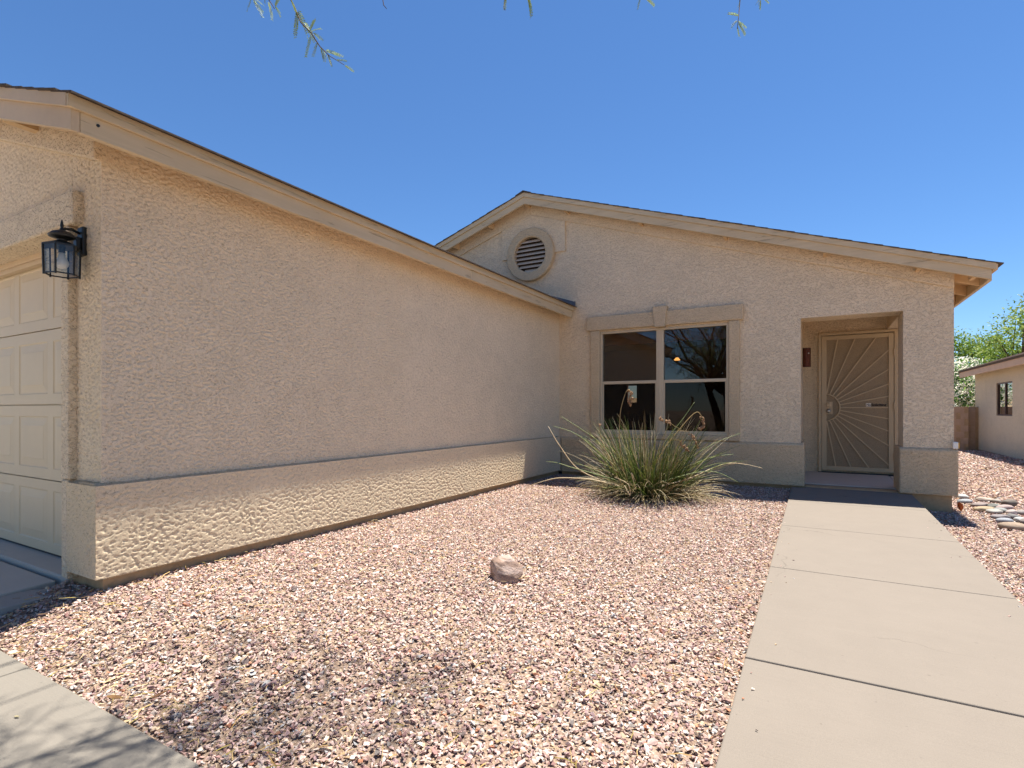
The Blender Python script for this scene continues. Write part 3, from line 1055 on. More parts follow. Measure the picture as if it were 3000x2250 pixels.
groof = put('roof', MB().prism_y([(-9.88, gar_roof(-9.88) - 0.075), (GR_X, gar_roof(GR_X) - 0.075), (-3.305, gar_roof(-3.305) - 0.075),
                                  (-3.305, gar_roof(-3.305) - 0.015), (GR_X, gar_roof(GR_X) - 0.015), (-9.88, gar_roof(-9.88) - 0.015)], 1.235, YF - 0.002), M_SOFFIT, house)
courses(groof, gar_roof, -3.236, GR_X, 1.212, YF - 0.004, 0.022)
courses(groof, gar_roof, -9.93, GR_X, 1.212, YF - 0.004, 0.022)
zt = gar_roof(-3.28) - 0.008
put('eave_trim', MB().box(-3.301, -3.280, 1.222, 3.652, zt - 0.066, zt), M_WOODY, groof, bevel=0.003)
put('eave_trim', MB().box(-3.301, -3.2806, 3.655, 6.09, zt - 0.0665, zt), M_WOODY, groof, bevel=0.003)
put('eave_trim', MB().box(-3.301, -3.280, 6.093, YF - 0.003, zt - 0.066, zt), M_WOODY, groof, bevel=0.003)
put('eave_board', MB().box(-3.341, -3.3036, 1.2825, 4.878, zt - 0.172, zt - 0.052), M_WOODY, groof, bevel=0.003)
put('eave_board', MB().box(-3.341, -3.3042, 4.881, YF - 0.03, zt - 0.1725, zt - 0.052), M_WOODY, groof, bevel=0.003)
put('bolt', MB().tube([(-3.304, 1.36, zt - 0.10), (-3.297, 1.36, zt - 0.10)], 0.008, 8), M_BLACK, groof)
for xa, xb in ((-3.303, GR_X), (-9.86, GR_X)):
    a, b = min(xa, xb), max(xa, xb)
    put('rake_trim', slope_quad(gar_roof, a, b, 0.0085, 0.080, 1.2205, 1.241), M_FLATPAINT, groof, bevel=0.003)
    put('rake_board', slope_quad(gar_roof, a + (0.04 if a < -9 else 0), b - (0.0006 if b > -4 else 0), 0.064, 0.190, 1.2425, 1.281), M_FLATPAINT, groof, bevel=0.003)
for xx in (-4.30, -4.95, -5.6):
    put('lookout', MB().prism_y([(xx - 0.03, gar_roof(xx) - 0.19), (xx + 0.03, gar_roof(xx) - 0.19), (xx + 0.03, gar_roof(xx) - 0.076), (xx - 0.03, gar_roof(xx) - 0.076)], 1.282, YW - 0.034), M_SOFFIT, groof)
put('flashing', MB().box(-3.30, -3.262, YF - 0.034, YF - 0.002, gar_roof(-3.28) + 0.004, gar_roof(-3.28) + 0.072)
    .prism_y([(-3.75, gar_roof(-3.75) + 0.012), (-3.30, gar_roof(-3.30) + 0.012), (-3.30, gar_roof(-3.30) + 0.075), (-3.75, gar_roof(-3.75) + 0.075)], YF - 0.012, YF - 0.002), M_FLASH, groof)

#PART2
# ------------------------------------------------------------------ gravel: every stone is geometry
def hull_proto(seed, npts, flat):
    r = random.Random(seed)
    bm = bmesh.new()
    for _ in range(npts):
        while True:
            p = Vector((r.uniform(-1, 1), r.uniform(-1, 1), r.uniform(-1, 1)))
            if 0.55 < p.length < 1.0:
                break
        p = p.normalized() * r.uniform(0.8, 1.0)
        bm.verts.new((p.x, p.y * r.uniform(0.75, 1.0), p.z * flat))
    res = bmesh.ops.convex_hull(bm, input=bm.verts)
    bmesh.ops.delete(bm, geom=[g for g in res['geom_interior'] if isinstance(g, bmesh.types.BMVert)], context='VERTS')
    bmesh.ops.triangulate(bm, faces=bm.faces)
    bmesh.ops.recalc_face_normals(bm, faces=bm.faces)
    bm.verts.index_update()
    V = np.array([v.co[:] for v in bm.verts])
    F = np.array([[v.index for v in f.verts] for f in bm.faces])
    bm.free()
    return V, F


PROTO = [hull_proto(100 + k, random.Random(k).choice((7, 8, 8)), random.Random(50 + k).uniform(0.42, 0.75)) for k in range(14)]
PAL = np.array([srgb(*c) for c in (
    (206, 172, 160), (214, 186, 172), (196, 160, 148), (222, 204, 190), (216, 190, 160), (206, 176, 140),
    (232, 222, 212), (178, 148, 146), (160, 124, 118), (196, 138, 108), (150, 140, 132), (206, 202, 198), (118, 104, 100), (224, 196, 184))])
PALW = np.array([16, 17, 12, 11, 9, 4, 5, 9, 6, 2, 5, 6, 2, 14], dtype=float)
PALW /= PALW.sum()


def stones(x, y, z, size):
    """numpy: one hull per stone, random turn, tilt and colour"""
    Vs, Fs, Cs = [], [], []
    off = 0
    which = RNG.integers(0, len(PROTO), len(x))
    for k, (V, F) in enumerate(PROTO):
        idx = np.where(which == k)[0]
        n = len(idx)
        if n == 0:
            continue
        a = RNG.uniform(0, 2 * np.pi, n)
        b = RNG.normal(0, 0.30, n)
        c = RNG.normal(0, 0.30, n)
        sx = size[idx] * RNG.uniform(0.85, 1.35, n)
        sy_ = size[idx] * RNG.uniform(0.7, 1.05, n)
        sz = size[idx] * RNG.uniform(0.75, 1.1, n)
        P = V[None] * np.stack([sx, sy_, sz], -1)[:, None, :]
        X, Y, Z = P[..., 0], P[..., 1], P[..., 2]
        cb, sb = np.cos(b)[:, None], np.sin(b)[:, None]
        X, Z = X * cb + Z * sb, -X * sb + Z * cb
        cc, sc_ = np.cos(c)[:, None], np.sin(c)[:, None]
        Y, Z = Y * cc - Z * sc_, Y * sc_ + Z * cc
        ca, sa = np.cos(a)[:, None], np.sin(a)[:, None]
        X, Y = X * ca - Y * sa, X * sa + Y * ca
        P = np.stack([X + x[idx][:, None], Y + y[idx][:, None], Z + z[idx][:, None]], -1)
        Vs.append(P.reshape(-1, 3))
        Fs.append((F[None] + (off + np.arange(n) * len(V))[:, None, None]).reshape(-1, 3))
        pc = PAL[RNG.choice(len(PAL), n, p=PALW)] * RNG.uniform(0.58, 0.90, n)[:, None] * np.array([1.0, 1.0, 1.0])
        Cs.append(np.repeat(pc, len(V), axis=0))
        off += n * len(V)
    return np.concatenate(Vs), np.concatenate(Fs), np.clip(np.concatenate(Cs), 0, 0.9)


def scatter(x0, x1, y0, y1, dens, smin, smax, keep):
    n = int((x1 - x0) * (y1 - y0) * dens)
    x = RNG.uniform(x0, x1, n)
    y = RNG.uniform(y0, y1, n)
    k = keep(x, y)
    x, y = x[k], y[k]
    s = smin + (smax - smin) * RNG.beta(1.6, 3.2, len(x))
    z = ground_z(x, y) - 0.012 + RNG.uniform(-0.004, 0.010, len(x))
    return x, y, z, s


def keep_left(x, y):
    ok = (x < WALK_L - 0.008)
    ok &= ~((y < 0.975) & (x > -4.06))
    ok &= ~((x < -4.055) & (y < 1.46))
    ok &= ~((x < XG - 0.0) & (y > YW + 0.004))
    ok &= (y < YF)
    return ok


parts = []
parts.append(scatter(-4.06, -0.27, 0.97, 3.4, 4700, 0.0055, 0.019, keep_left))
parts.append(scatter(-4.06, -0.27, 0.97, 3.4, 160, 0.014, 0.030, keep_left))
parts.append(scatter(-3.56, -0.27, 3.4, 5.2, 3900, 0.006, 0.018, keep_left))
parts.append(scatter(-3.56, -0.27, 5.2, 7.73, 2900, 0.007, 0.019, keep_left))
right_ok = lambda x, y: (x > WALK_R + 0.006) & ~((x < 1.35) & (y > YF)) & (x < 4.5) & (x < 0.36 * y + 0.6)
parts.append(scatter(0.97, 3.2, 2.6, 6.0, 2900, 0.007, 0.020, right_ok))
parts.append(scatter(0.97, 4.4, 6.0, 9.0, 1700, 0.009, 0.023, right_ok))
parts.append(scatter(0.97, 4.45, 9.0, 14.0, 700, 0.014, 0.034, right_ok))
parts.append(scatter(1.36, 4.45, 14.0, 21.6, 300, 0.02, 0.045, right_ok))
nst = 46        # strays kicked on to the walk
sx_ = np.where(RNG.random(nst) < 0.6, WALK_L + 0.16 * RNG.random(nst) ** 2, WALK_R - 0.16 * RNG.random(nst) ** 2)
sy_ = RNG.uniform(1.7, 6.4, nst)
parts.append((sx_, sy_, -0.09 + 0.017 * sy_ + 0.002, RNG.uniform(0.004, 0.009, nst)))
gx_, gy_, gz_, gs_ = (np.concatenate(q) for q in zip(*parts))
V, F, C_ = stones(gx_, gy_, gz_, gs_)
gravel = place('gravel', np_mesh('gravel', V, F, C_), M_GRAVEL, fix=False)
tag(gravel, 'pink, tan and grey crushed gravel spread over the yard', 'gravel', kind='stuff')

# dry straw and leaf bits lying between the stones
sv, sf, sc2 = [], [], []
for k in range(900):
    if k < 700:
        x, y = random.uniform(-3.9, -0.3), 1.0 + 2.6 * random.random() ** 1.8
    else:
        x, y = random.uniform(-3.4, -0.3), random.uniform(3.0, 6.5)
    if not keep_left(np.array([x]), np.array([y]))[0]:
        continue
    a = random.uniform(0, math.pi * 2)
    L = random.uniform(0.02, 0.085)
    w = random.uniform(0.0008, 0.0018)
    z = float(ground_z(x, y)) + random.uniform(0.004, 0.016)
    d = Vector((math.cos(a), math.sin(a), random.uniform(-0.2, 0.2)))
    s_ = Vector((-d.y, d.x, 0)) * w
    b0 = len(sv)
    mid = Vector((x, y, z)) + d * L / 2 + Vector((random.uniform(-1, 1), random.uniform(-1, 1), 0.6)) * L * 0.08
    for p in (Vector((x, y, z)), mid, Vector((x, y, z)) + d * L):
        sv += [p - s_, p + s_, p + Vector((0, 0, w * 1.6))]
    for q in range(2):
        for e in range(3):
            e2 = (e + 1) % 3
            sf += [(b0 + q * 3 + e, b0 + q * 3 + e2, b0 + q * 3 + 3 + e2), (b0 + q * 3 + e, b0 + q * 3 + 3 + e2, b0 + q * 3 + 3 + e)]
    col = random.choice((srgb(206, 176, 120), srgb(196, 160, 100), srgb(222, 198, 148), srgb(170, 150, 80), srgb(150, 120, 84)))
    sc2 += [col] * 9
straw = place('straw', np_mesh('straw', np.array(sv), np.array(sf), np.array(sc2)), M_BLADE, fix=False)
tag(straw, 'dry straw and twig bits littered among the gravel', 'straw', kind='stuff')


# ------------------------------------------------------------------ stones and pavers
def rock_mesh(name, c, r, seed, lump=0.18, facet=0.0, sub=3, col=None):
    rr = random.Random(seed)
    bm = bmesh.new()
    bmesh.ops.create_icosphere(bm, subdivisions=sub, radius=1.0)
    fr = [(Vector((rr.uniform(-1, 1), rr.uniform(-1, 1), rr.uniform(-1, 1))).normalized(), rr.uniform(1.2, 3.2), rr.uniform(0, 6.28)) for _ in range(9)]
    cuts = [(Vector((rr.uniform(-1, 1), rr.uniform(-1, 1), rr.uniform(-0.3, 1))).normalized(), rr.uniform(0.66, 0.85)) for _ in range(int(facet))]
    for v in bm.verts:
        n = v.co.normalized()
        d = 1 + lump * sum(math.sin(n.dot(a) * f + p) for a, f, p in fr) / 4
        p = n * d
        for a, h in cuts:
            e = p.dot(a) - h
            if e > 0:
                p = p - a * e * 0.97
        v.co = Vector((p.x * r[0] + c[0], p.y * r[1] + c[1], p.z * r[2] + c[2]))
    m = bpy.data.meshes.new(name)
    bm.to_mesh(m)
    bm.free()
    return m


def stone_mat(name, color, var=0.3, scale=14.0, bump=0.004, bands=None):
    t = NT(name)
    v = t.pos((1, 1, 2.2))
    n = t.noise(v, scale, 5, 0.65, 0.4)
    n2 = t.noise(t.pos(), scale * 6, 3, 0.6)
    c = t.ramp(n, [(0.3, tuple(q * (1 - var) for q in color)), (0.7, tuple(min(0.85, q * (1 + var * 0.6)) for q in color))])
    c = t.mix(0.25, c, t.ramp(n2, [(0.3, tuple(q * 0.6 for q in color)), (0.7, tuple(min(0.9, q * 1.3) for q in color))]))
    if bands:
        c = t.mix(t.ramp(t.noise(t.pos((1, 1, 5)), 5.0, 3, 0.5, 0.6), [(0.48, 0.0), (0.56, 0.8)]), c, bands)
    t.set(c, 0.85, 0.2)
    t.bump(t.math('ADD', n, t.math('MULTIPLY', n2, 0.4)), 0.8, bump)
    return t.m


gz0 = float(ground_z(-1.70, 3.05))
boulder = top_mesh('boulder', rock_mesh('boulder', (-1.73, 2.95, gz0 + 0.036), (0.130, 0.114, 0.112), 34, 0.20, 16, 4),
                   stone_mat('boulder_stone', srgb(150, 126, 112), 0.45, 13.0, 0.014, srgb(182, 162, 150)), (-1.73, 2.95, gz0), smooth=True)
tag(boulder, 'lone brownish-pink boulder sitting in the middle of the gravel', 'boulder')

# river cobbles beside the entry pillar: (x, y) on the ground, half sizes, turn, colour, words
def on_ground(u, v, z):
    cx_, f_, hy_ = 1500.0, 1558.7, 1199.0
    r = (u - cx_) / f_
    w = -(v - hy_) / f_
    c_, s_ = math.cos(YAW), math.sin(YAW)
    k = (z - CAM_Z) / w
    return k * (r * c_ - s_), k * (r * s_ + c_)


COB = [      # x, y, width, height in a 6.64x enlargement of the photograph's corner; real size follows from the distance
    (800, 350, 250, 70, (222, 222, 218), 'pale grey cobble at the back by the entry pillar base'),
    (850, 430, 310, 115, (190, 194, 200), 'smooth blue-grey cobble in front of the pale one by the pillar'),
    (1250, 405, 330, 90, (232, 210, 190), 'cream cobble at the back edge of the cobble strip'),
    (1150, 495, 390, 125, (170, 148, 140), 'mauve-brown cobble between the blue-grey and ochre cobbles'),
    (1480, 430, 130, 100, (206, 194, 180), 'small beige cobble behind the big dark cobble'),
    (1720, 455, 300, 190, (116, 98, 84), 'big dark brown domed cobble at the back of the strip'),
    (1250, 590, 410, 105, (206, 178, 132), 'long ochre yellow cobble at the front of the strip'),
    (1420, 540, 220, 55, (150, 152, 144), 'thin grey-green cobble behind the ochre one'),
    (1640, 555, 310, 150, (216, 186, 180), 'pale pink domed cobble in front of the big dark cobble'),
    (1540, 610, 270, 80, (168, 170, 166), 'flat grey cobble right of the ochre one'),
    (1430, 655, 280, 50, (206, 200, 188), 'flat pale slab-like cobble below the ochre one'),
    (1550, 735, 340, 130, (164, 152, 152), 'mauve-grey rounded cobble at the front of the strip'),
    (1780, 655, 240, 70, (220, 202, 194), 'light pinkish-white cobble in the middle of the strip'),
    (1790, 730, 180, 115, (122, 118, 116), 'small charcoal cobble beside the mauve-grey one'),
    (1640, 815, 320, 90, (174, 178, 186), 'slim blue-grey cobble ahead of the mauve-grey one'),
    (1820, 905, 500, 200, (190, 160, 128), 'largest tan cobble nearest the walk'),
    (1935, 800, 200, 100, (226, 224, 220), 'white cobble at the right end of the strip'),
    (1960, 650, 240, 110, (176, 164, 156), 'taupe cobble behind the white one at right'),
    (2080, 830, 260, 130, (150, 134, 124), 'brown cobble at the frame edge beside the white one'),
]
for i, (zx, zy, zw, zh, c, lab) in enumerate(COB):
    u, v = 2700 + zx * 0.15068, 1400 + (zy + zh * 0.30) * 0.15068
    x, y = on_ground(u, v, -0.135)
    z = float(ground_z(x, y))
    x, y = on_ground(u, v, z + 0.01)
    z = float(ground_z(x, y))
    k = (-x * math.sin(YAW) + y * math.cos(YAW)) / 1558.7
    a = zw * 0.5 * 0.15068 * k
    h = max(0.028, zh * 0.40 * 0.15068 * k)
    b = max(a * 0.62, 0.06)
    me = rock_mesh('cobble', (0, 0, 0), (a, b, h * 1.1), 200 + i, 0.15, 2, 3)
    me.transform(Matrix.Translation((x, y + b * 0.5, z + h * 0.40)) @ Matrix.Rotation(YAW + 0.1 * math.sin(i * 2.3), 4, 'Z'))
    o = top_mesh('cobble', me, stone_mat('cobble_stone_%d' % i, tuple(0.42 * q + 0.07 for q in srgb(*c)), 0.28, 11.0, 0.003), (x, y + b * 0.5, z), smooth=True)
    tag(o, lab, 'cobble', 'river cobbles beside the entry pillar')

# rounded paver next to the driveway
pv = []
for (cx_, cy_, a0) in ((-3.90, 1.28, 0.0), (-3.96, 1.28, math.pi / 2), (-3.96, 0.99, math.pi), (-3.90, 0.99, 1.5 * math.pi)):
    for k in range(7):
        a = a0 + k * math.pi / 12
        pv.append((cx_ + 0.09 * math.cos(a), cy_ + 0.10 * math.sin(a)))
pvz = float(ground_z(-3.90, 1.22)) + 0.012
paver = top_mesh('paver', MB().prism_z(pv, pvz - 0.05, pvz), M_PAVER, (-3.93, 1.15, pvz - 0.05), bevel=0.006)
tag(paver, 'grey concrete paver with rounded corners in shade beside the driveway', 'paver')


def dry_leaf(name, x, y, z, L, w, rot, tilt, color, label):
    mb = MB()
    n = 7
    top = []
    for i in range(n):
        t = i / (n - 1)
        hw = w * math.sin(math.pi * (0.06 + 0.90 * t)) ** 0.8
        curl = 0.25 * L * (t - 0.5) ** 2
        top.append(((t - 0.5) * L, hw, curl))
    for thick in (0.0, 0.0012):
        for (xx, hw, c) in top:
            mb.v += [(xx, -hw, c + hw * 0.5 + thick), (xx, 0, c + thick), (xx, hw, c + hw * 0.6 + thick)]
    k = 3 * n
    for i in range(n - 1):
        for j in range(2):
            a = i * 3 + j
            mb.f.append((a, a + 1, a + 4, a + 3))
            mb.f.append((k + a + 3, k + a + 4, k + a + 1, k + a))
        mb.f.append((i * 3, i * 3 + 3, k + i * 3 + 3, k + i * 3))
        mb.f.append((i * 3 + 2, k + i * 3 + 2, k + i * 3 + 5, i * 3 + 5))
    me = mb.mesh(name)
    me.transform(Matrix.Translation((x, y, z)) @ Matrix.Rotation(rot, 4, 'Z') @ Matrix.Rotation(tilt, 4, 'Y'))
    o = top_mesh(name, me, plain('dry_leaf_' + str(len(MATS)), srgb(*color), 0.8, 0.25, 60.0), (x, y, z))
    return tag(o, label, 'leaf', 'fallen dry leaves')


lfx, lfy = on_ground(2812, 1496, -0.125)
dry_leaf('dry_leaf', lfx, lfy, float(ground_z(lfx, lfy)) + 0.045, 0.11, 0.030, 1.1, 1.15, (176, 92, 48), 'orange-brown curled dry leaf at the foot of the entry pillar')
dry_leaf('dry_leaf', -2.30, 1.00, -0.062, 0.060, 0.011, 0.5, 0.1, (128, 96, 62), 'tan dry leaf on the gravel edge of the cross path')
dry_leaf('dry_leaf', -2.18, 1.10, float(ground_z(-2.18, 1.1)) + 0.022, 0.05, 0.010, 1.3, -0.2, (112, 78, 52), 'brown dry leaf just off the cross path edge')
dry_leaf('dry_leaf', -2.50, 0.78, -0.079, 0.022, 0.004, 0.3, 0.0, (150, 140, 110), 'tiny pale leaf on the concrete cross path')

box = empty('hose_outlet', (1.375, YF - 0.02, 0.585))
tag(box, 'small white and yellow plastic box on the pillar ledge corner', 'box')
put('housing', MB().box(1.345, 1.392, YF - 0.042, YF + 0.03, 0.584, 0.660), M_WHITE, box, bevel=0.006)
put('cap', MB().box(1.3925, 1.402, YF - 0.034, YF + 0.02, 0.590, 0.652), M_YELL, box, bevel=0.003)

# ------------------------------------------------------------------ wall lantern by the garage
lan = empty('wall_lantern', (-3.745, YW, 2.05))
tag(lan, 'black six-sided glass wall lantern beside the garage door', 'lantern')
lx, ly = -3.733, 1.362
put('back_plate', MB().box(-3.785, -3.715, YW - 0.022, YW + 0.004, 1.93, 2.10), M_BLACK, lan, bevel=0.008)
put('junction', MB().box(-3.772, -3.728, YW - 0.045, YW - 0.0225, 1.95, 2.035), M_BLACK, lan, bevel=0.004)
put('arm', MB().tube([(-3.75, YW - 0.02, 2.06), (-3.747, YW - 0.06, 2.072), (-3.742, YW - 0.095, 2.066), (lx, ly, 2.035)], 0.008, 8), M_BLACK, lan, smooth=True)
put('cap', MB().lathe((lx, ly, 1.985), [(0.022, 0.0), (0.024, 0.012), (0.060, 0.024), (0.064, 0.034), (0.046, 0.052), (0.018, 0.064)], 20), M_BLACK, lan, smooth=False, bevel=0.0)
put('finial', MB().lathe((lx, ly, 2.045), [(0.010, 0.0), (0.012, 0.010), (0.006, 0.018), (0.009, 0.032), (0.006, 0.050), (0.002, 0.066)], 12), M_BLACK, lan, smooth=True)
R = 0.084
A0 = math.radians(20)
zt_, zb_ = 1.958, 1.796
put('roof', MB().lathe((lx, ly, zt_), [(R + 0.004, -0.004), (R + 0.004, 0.004), (0.030, 0.030), (0.022, 0.034)], 6, 'Z', A0), M_BLACK, lan)
cor = [(lx + math.cos(A0 + k * math.pi / 3), ly + math.sin(A0 + k * math.pi / 3)) for k in range(6)]
hexp = lambda r: [(lx + r * math.cos(A0 + k * math.pi / 3), ly + r * math.sin(A0 + k * math.pi / 3)) for k in range(6)]
Pt, Pb = hexp(R), hexp(R * 0.95)
for k in range(6):
    k2 = (k + 1) % 6
    put('post', MB().tube([(Pt[k][0], Pt[k][1], zt_), (Pb[k][0], Pb[k][1], zb_ - 0.008)], 0.0052, 6), M_BLACK, lan)
    put('rim', MB().bar((Pb[k][0], Pb[k][1], zb_), (Pb[k2][0], Pb[k2][1], zb_), 0.006, 0.007), M_BLACK, lan)
    i_ = 0.985
    q = lambda p: (lx + (p[0] - lx) * i_, ly + (p[1] - ly) * i_)
    a, b, c, d = q(Pb[k]), q(Pb[k2]), q(Pt[k2]), q(Pt[k])
    put('pane', MB().face([(a[0], a[1], zb_ + 0.002), (b[0], b[1], zb_ + 0.002), (c[0], c[1], zt_ - 0.004), (d[0], d[1], zt_ - 0.004)]), M_LGLASS, lan)
put('socket', MB().lathe((lx, ly, zt_ - 0.036), [(0.016, 0.0), (0.017, 0.034)], 12), M_BLACK, lan)
put('bulb', MB().lathe((lx, ly, zt_ - 0.128), [(0.006, 0.0), (0.020, 0.005), (0.030, 0.018), (0.032, 0.034), (0.027, 0.050), (0.017, 0.066), (0.014, 0.090)], 16), M_BULB, lan, smooth=True)

# copper sconce on the porch side wall
sco = empty('wall_sconce', (-0.10, 8.75, 1.75))
tag(sco, 'hammered copper half-round sconce in the entry recess left of the door', 'sconce')
prof = [(-0.166, 8.70), (-0.125, 8.69), (-0.080, 8.71), (-0.062, 8.76), (-0.080, 8.81), (-0.125, 8.83), (-0.166, 8.82)]
put('shade', MB().prism_z(prof, 1.640, 1.900), M_COPPER, sco, bevel=0.004)
put('top_rim', MB().prism_z([(a - 0.0 + (0.004 if a > -0.16 else 0), b + (0.004 if b > 8.76 else -0.004)) for a, b in prof], 1.9002, 1.908), M_COPPER, sco)
put('bulb', MB().lathe((-0.088, 8.702, 1.823), [(0.002, 0.0), (0.009, 0.004), (0.009, 0.012), (0.002, 0.016)], 10), M_WHITE, sco)

# ------------------------------------------------------------------ leaves, blades, branches
class Leafy:
    """collects coloured quads"""
    def __init__(self):
        self.V, self.F, self.C = [], [], []

    def quads(self, P, col):       # P (n,4,3), col (n,3)
        self.V.append(P.reshape(-1, 3))
        self.C.append(np.repeat(col, 4, axis=0))

    def build(self, name, mat, parent=None):
        V = np.concatenate(self.V)
        C = np.concatenate(self.C)
        F = np.arange(len(V)).reshape(-1, 4)
        return place(name, np_mesh(name, V, F, C), mat, parent, fix=False)


def unit(a):
    return a / (np.linalg.norm(a, axis=-1, keepdims=True) + 1e-9)


def leaf_cloud(lf, cen, size, cols, rng, aspect=0.45, up=0.0):
    n = len(cen)
    d = unit(rng.standard_normal((n, 3)) + np.array([0, 0, up]))
    s = unit(np.cross(d, rng.standard_normal((n, 3))))
    L = (size * rng.uniform(0.6, 1.3, n))[:, None]
    W = L * aspect
    P = np.stack([cen - d * L * 0.5, cen + s * W * 0.5, cen + d * L * 0.5, cen - s * W * 0.5], 1)
    lf.quads(P, cols)


def pinnae(lf, p0, d, L, rng, base, nl=11):
    """feather leaf: leaflet pairs along a thin axis; p0,d (n,3), L (n,)"""
    n = len(p0)
    d = unit(d)
    s = unit(np.cross(d, rng.standard_normal((n, 3))))
    up = np.cross(s, d)
    droop = np.array([0, 0, -1.0])
    t = np.linspace(0.08, 1.0, nl)
    for sg in (-1, 1):
        for k in range(nl):
            c = p0 + d * (L * t[k])[:, None] + droop * (0.18 * L * t[k] ** 2)[:, None]
            ld = unit(s * sg * 0.85 + d * 0.5 + up * rng.normal(0, 0.12, (n, 1)))
            ll = (L * 0.15 * (1 - 0.35 * abs(t[k] - 0.45)))[:, None]
            w = d * (L * 0.036)[:, None]
            col = base * rng.uniform(0.75, 1.25, (n, 1))
            lf.quads(np.stack([c, c + ld * ll * 0.5 + w, c + ld * ll, c + ld * ll * 0.5 - w], 1), col)
    # axis
    e = p0 + d * L[:, None] + droop * (0.18 * L)[:, None]
    w = s * 0.0009
    lf.quads(np.stack([p0 - w, p0 + w, e + w * 0.5, e - w * 0.5], 1), np.tile(np.array(srgb(150, 150, 80)), (n, 1)))


# ------------------------------------------------------------------ red yucca clump under the window
yx, yy_ = -1.72, 6.28
yz = float(ground_z(yx, yy_)) - 0.01
yuc = empty('yucca', (yx, yy_, yz))
tag(yuc, 'large red yucca clump of thin arching green blades under the window', 'yucca')


def blade_verts(p0, az, el, L, bend, w, twist, nseg=9):
    """curved tapering blade: a folded strip with thickness"""
    pts = []
    p = Vector(p0)
    e = el
    ds = L / nseg
    for i in range(nseg + 1):
        pts.append(p.copy())
        d = Vector((math.cos(e) * math.cos(az), math.cos(e) * math.sin(az), math.sin(e)))
        p = p + d * ds
        e -= bend / nseg * (0.4 + 1.2 * i / nseg)
        az += twist / nseg
    rad = [w * (0.75 if i == 0 else 1.0) * (1 - (i / nseg) ** 2.2) + 0.0006 for i in range(nseg + 1)]
    return pts, rad


def clump(name, specs, parent, mat):
    mb = MB()
    cols = []
    for (p0, az, el, L, bend, w, tw, c0, c1) in specs:
        pts, rad = blade_verts(p0, az, el, L, bend, w, tw)
        n0 = len(mb.v)
        mb.tube(pts, rad, 3, cap=False)
        for i in range(len(pts)):
            t = i / (len(pts) - 1)
            cols += [tuple(a * (1 - t) + b * t for a, b in zip(c0, c1))] * 3
    me = bpy.data.meshes.new(name)
    me.from_pydata(mb.v, [], mb.f)
    at = me.attributes.new('col', 'FLOAT_COLOR', 'POINT')
    at.data.foreach_set('color', np.concatenate([np.array(cols), np.ones((len(cols), 1))], 1).astype(np.float32).ravel())
    me.shade_smooth()
    return place(name, me, mat, parent, fix=False)


GREENS = [srgb(58, 76, 26), srgb(74, 92, 32), srgb(92, 106, 42), srgb(66, 84, 44), srgb(44, 60, 20), srgb(112, 120, 56)]
DRYS = [srgb(172, 154, 120), srgb(196, 180, 150), srgb(138, 116, 84), srgb(156, 138, 98)]
ry = random.Random(5)
specs = []
for k in range(640):
    az = ry.uniform(0, 2 * math.pi)
    rr = 0.27 * math.sqrt(ry.random())
    p0 = (yx + rr * math.cos(az) * 1.2, yy_ + rr * math.sin(az), yz + 0.01)
    el = math.radians(ry.triangular(26, 89, 74))
    L = ry.uniform(0.52, 1.04) * (1.0 if el > 0.8 else 0.84)
    bend = ry.uniform(0.15, 0.75) + (0.4 if el < 0.9 else 0)
    w = ry.uniform(0.0032, 0.0058)
    g = ry.choice(GREENS)
    tip = ry.choice(DRYS) if ry.random() < 0.42 else tuple(min(1, q * 1.3) for q in g)
    specs.append((p0, az + ry.uniform(-0.5, 0.5), el, L, bend, w, ry.uniform(-0.5, 0.5), g, tip))
for k in range(520):       # old dry blades splayed low all round
    az = ry.uniform(0, 2 * math.pi)
    rr = 0.30 * math.sqrt(ry.random()) + 0.05
    p0 = (yx + rr * math.cos(az) * 1.2, yy_ + rr * math.sin(az), yz + 0.02)
    el = math.radians(ry.uniform(8, 50))
    L = ry.uniform(0.25, 0.68)
    c = ry.choice(DRYS)
    g = ry.choice(GREENS) if ry.random() < 0.4 else tuple(q * 0.7 for q in c)
    specs.append((p0, az + ry.uniform(-0.4, 0.4), el, L, ry.uniform(0.7, 1.7), ry.uniform(0.0028, 0.0048), ry.uniform(-0.7, 0.7), g, c))
tag(clump('foliage', specs, yuc, M_BLADE), kind='stuff')
# long outlying blades and dried flower stalks one can pick out, laid along the curves they have in the yard
def space_point(u, v, w):
    """point seen at (u, v) of the 3000-wide photograph, w metres ahead"""
    r = (u - 1500.0) / 1558.7
    y = -(v - 1199.0) / 1558.7
    c_, s_ = math.cos(YAW), math.sin(YAW)
    return Vector((w * (r * c_ - s_), w * (r * s_ + c_), CAM_Z + w * y))


def smooth_path(pts, n=5):
    out = []
    for i in range(len(pts) - 1):
        p0, p1, p2, p3 = pts[max(i - 1, 0)], pts[i], pts[i + 1], pts[min(i + 2, len(pts) - 1)]
        for k in range(n):
            t = k / n
            out.append(0.5 * (2 * p1 + (p2 - p0) * t + (2 * p0 - 5 * p1 + 4 * p2 - p3) * t * t + (3 * p1 - p0 - 3 * p2 + p3) * t ** 3))
    out.append(pts[-1])
    return out


def zoom5(x, y, w):
    return space_point(1600 + x * 0.4098, 820 + y * 0.4098, w)


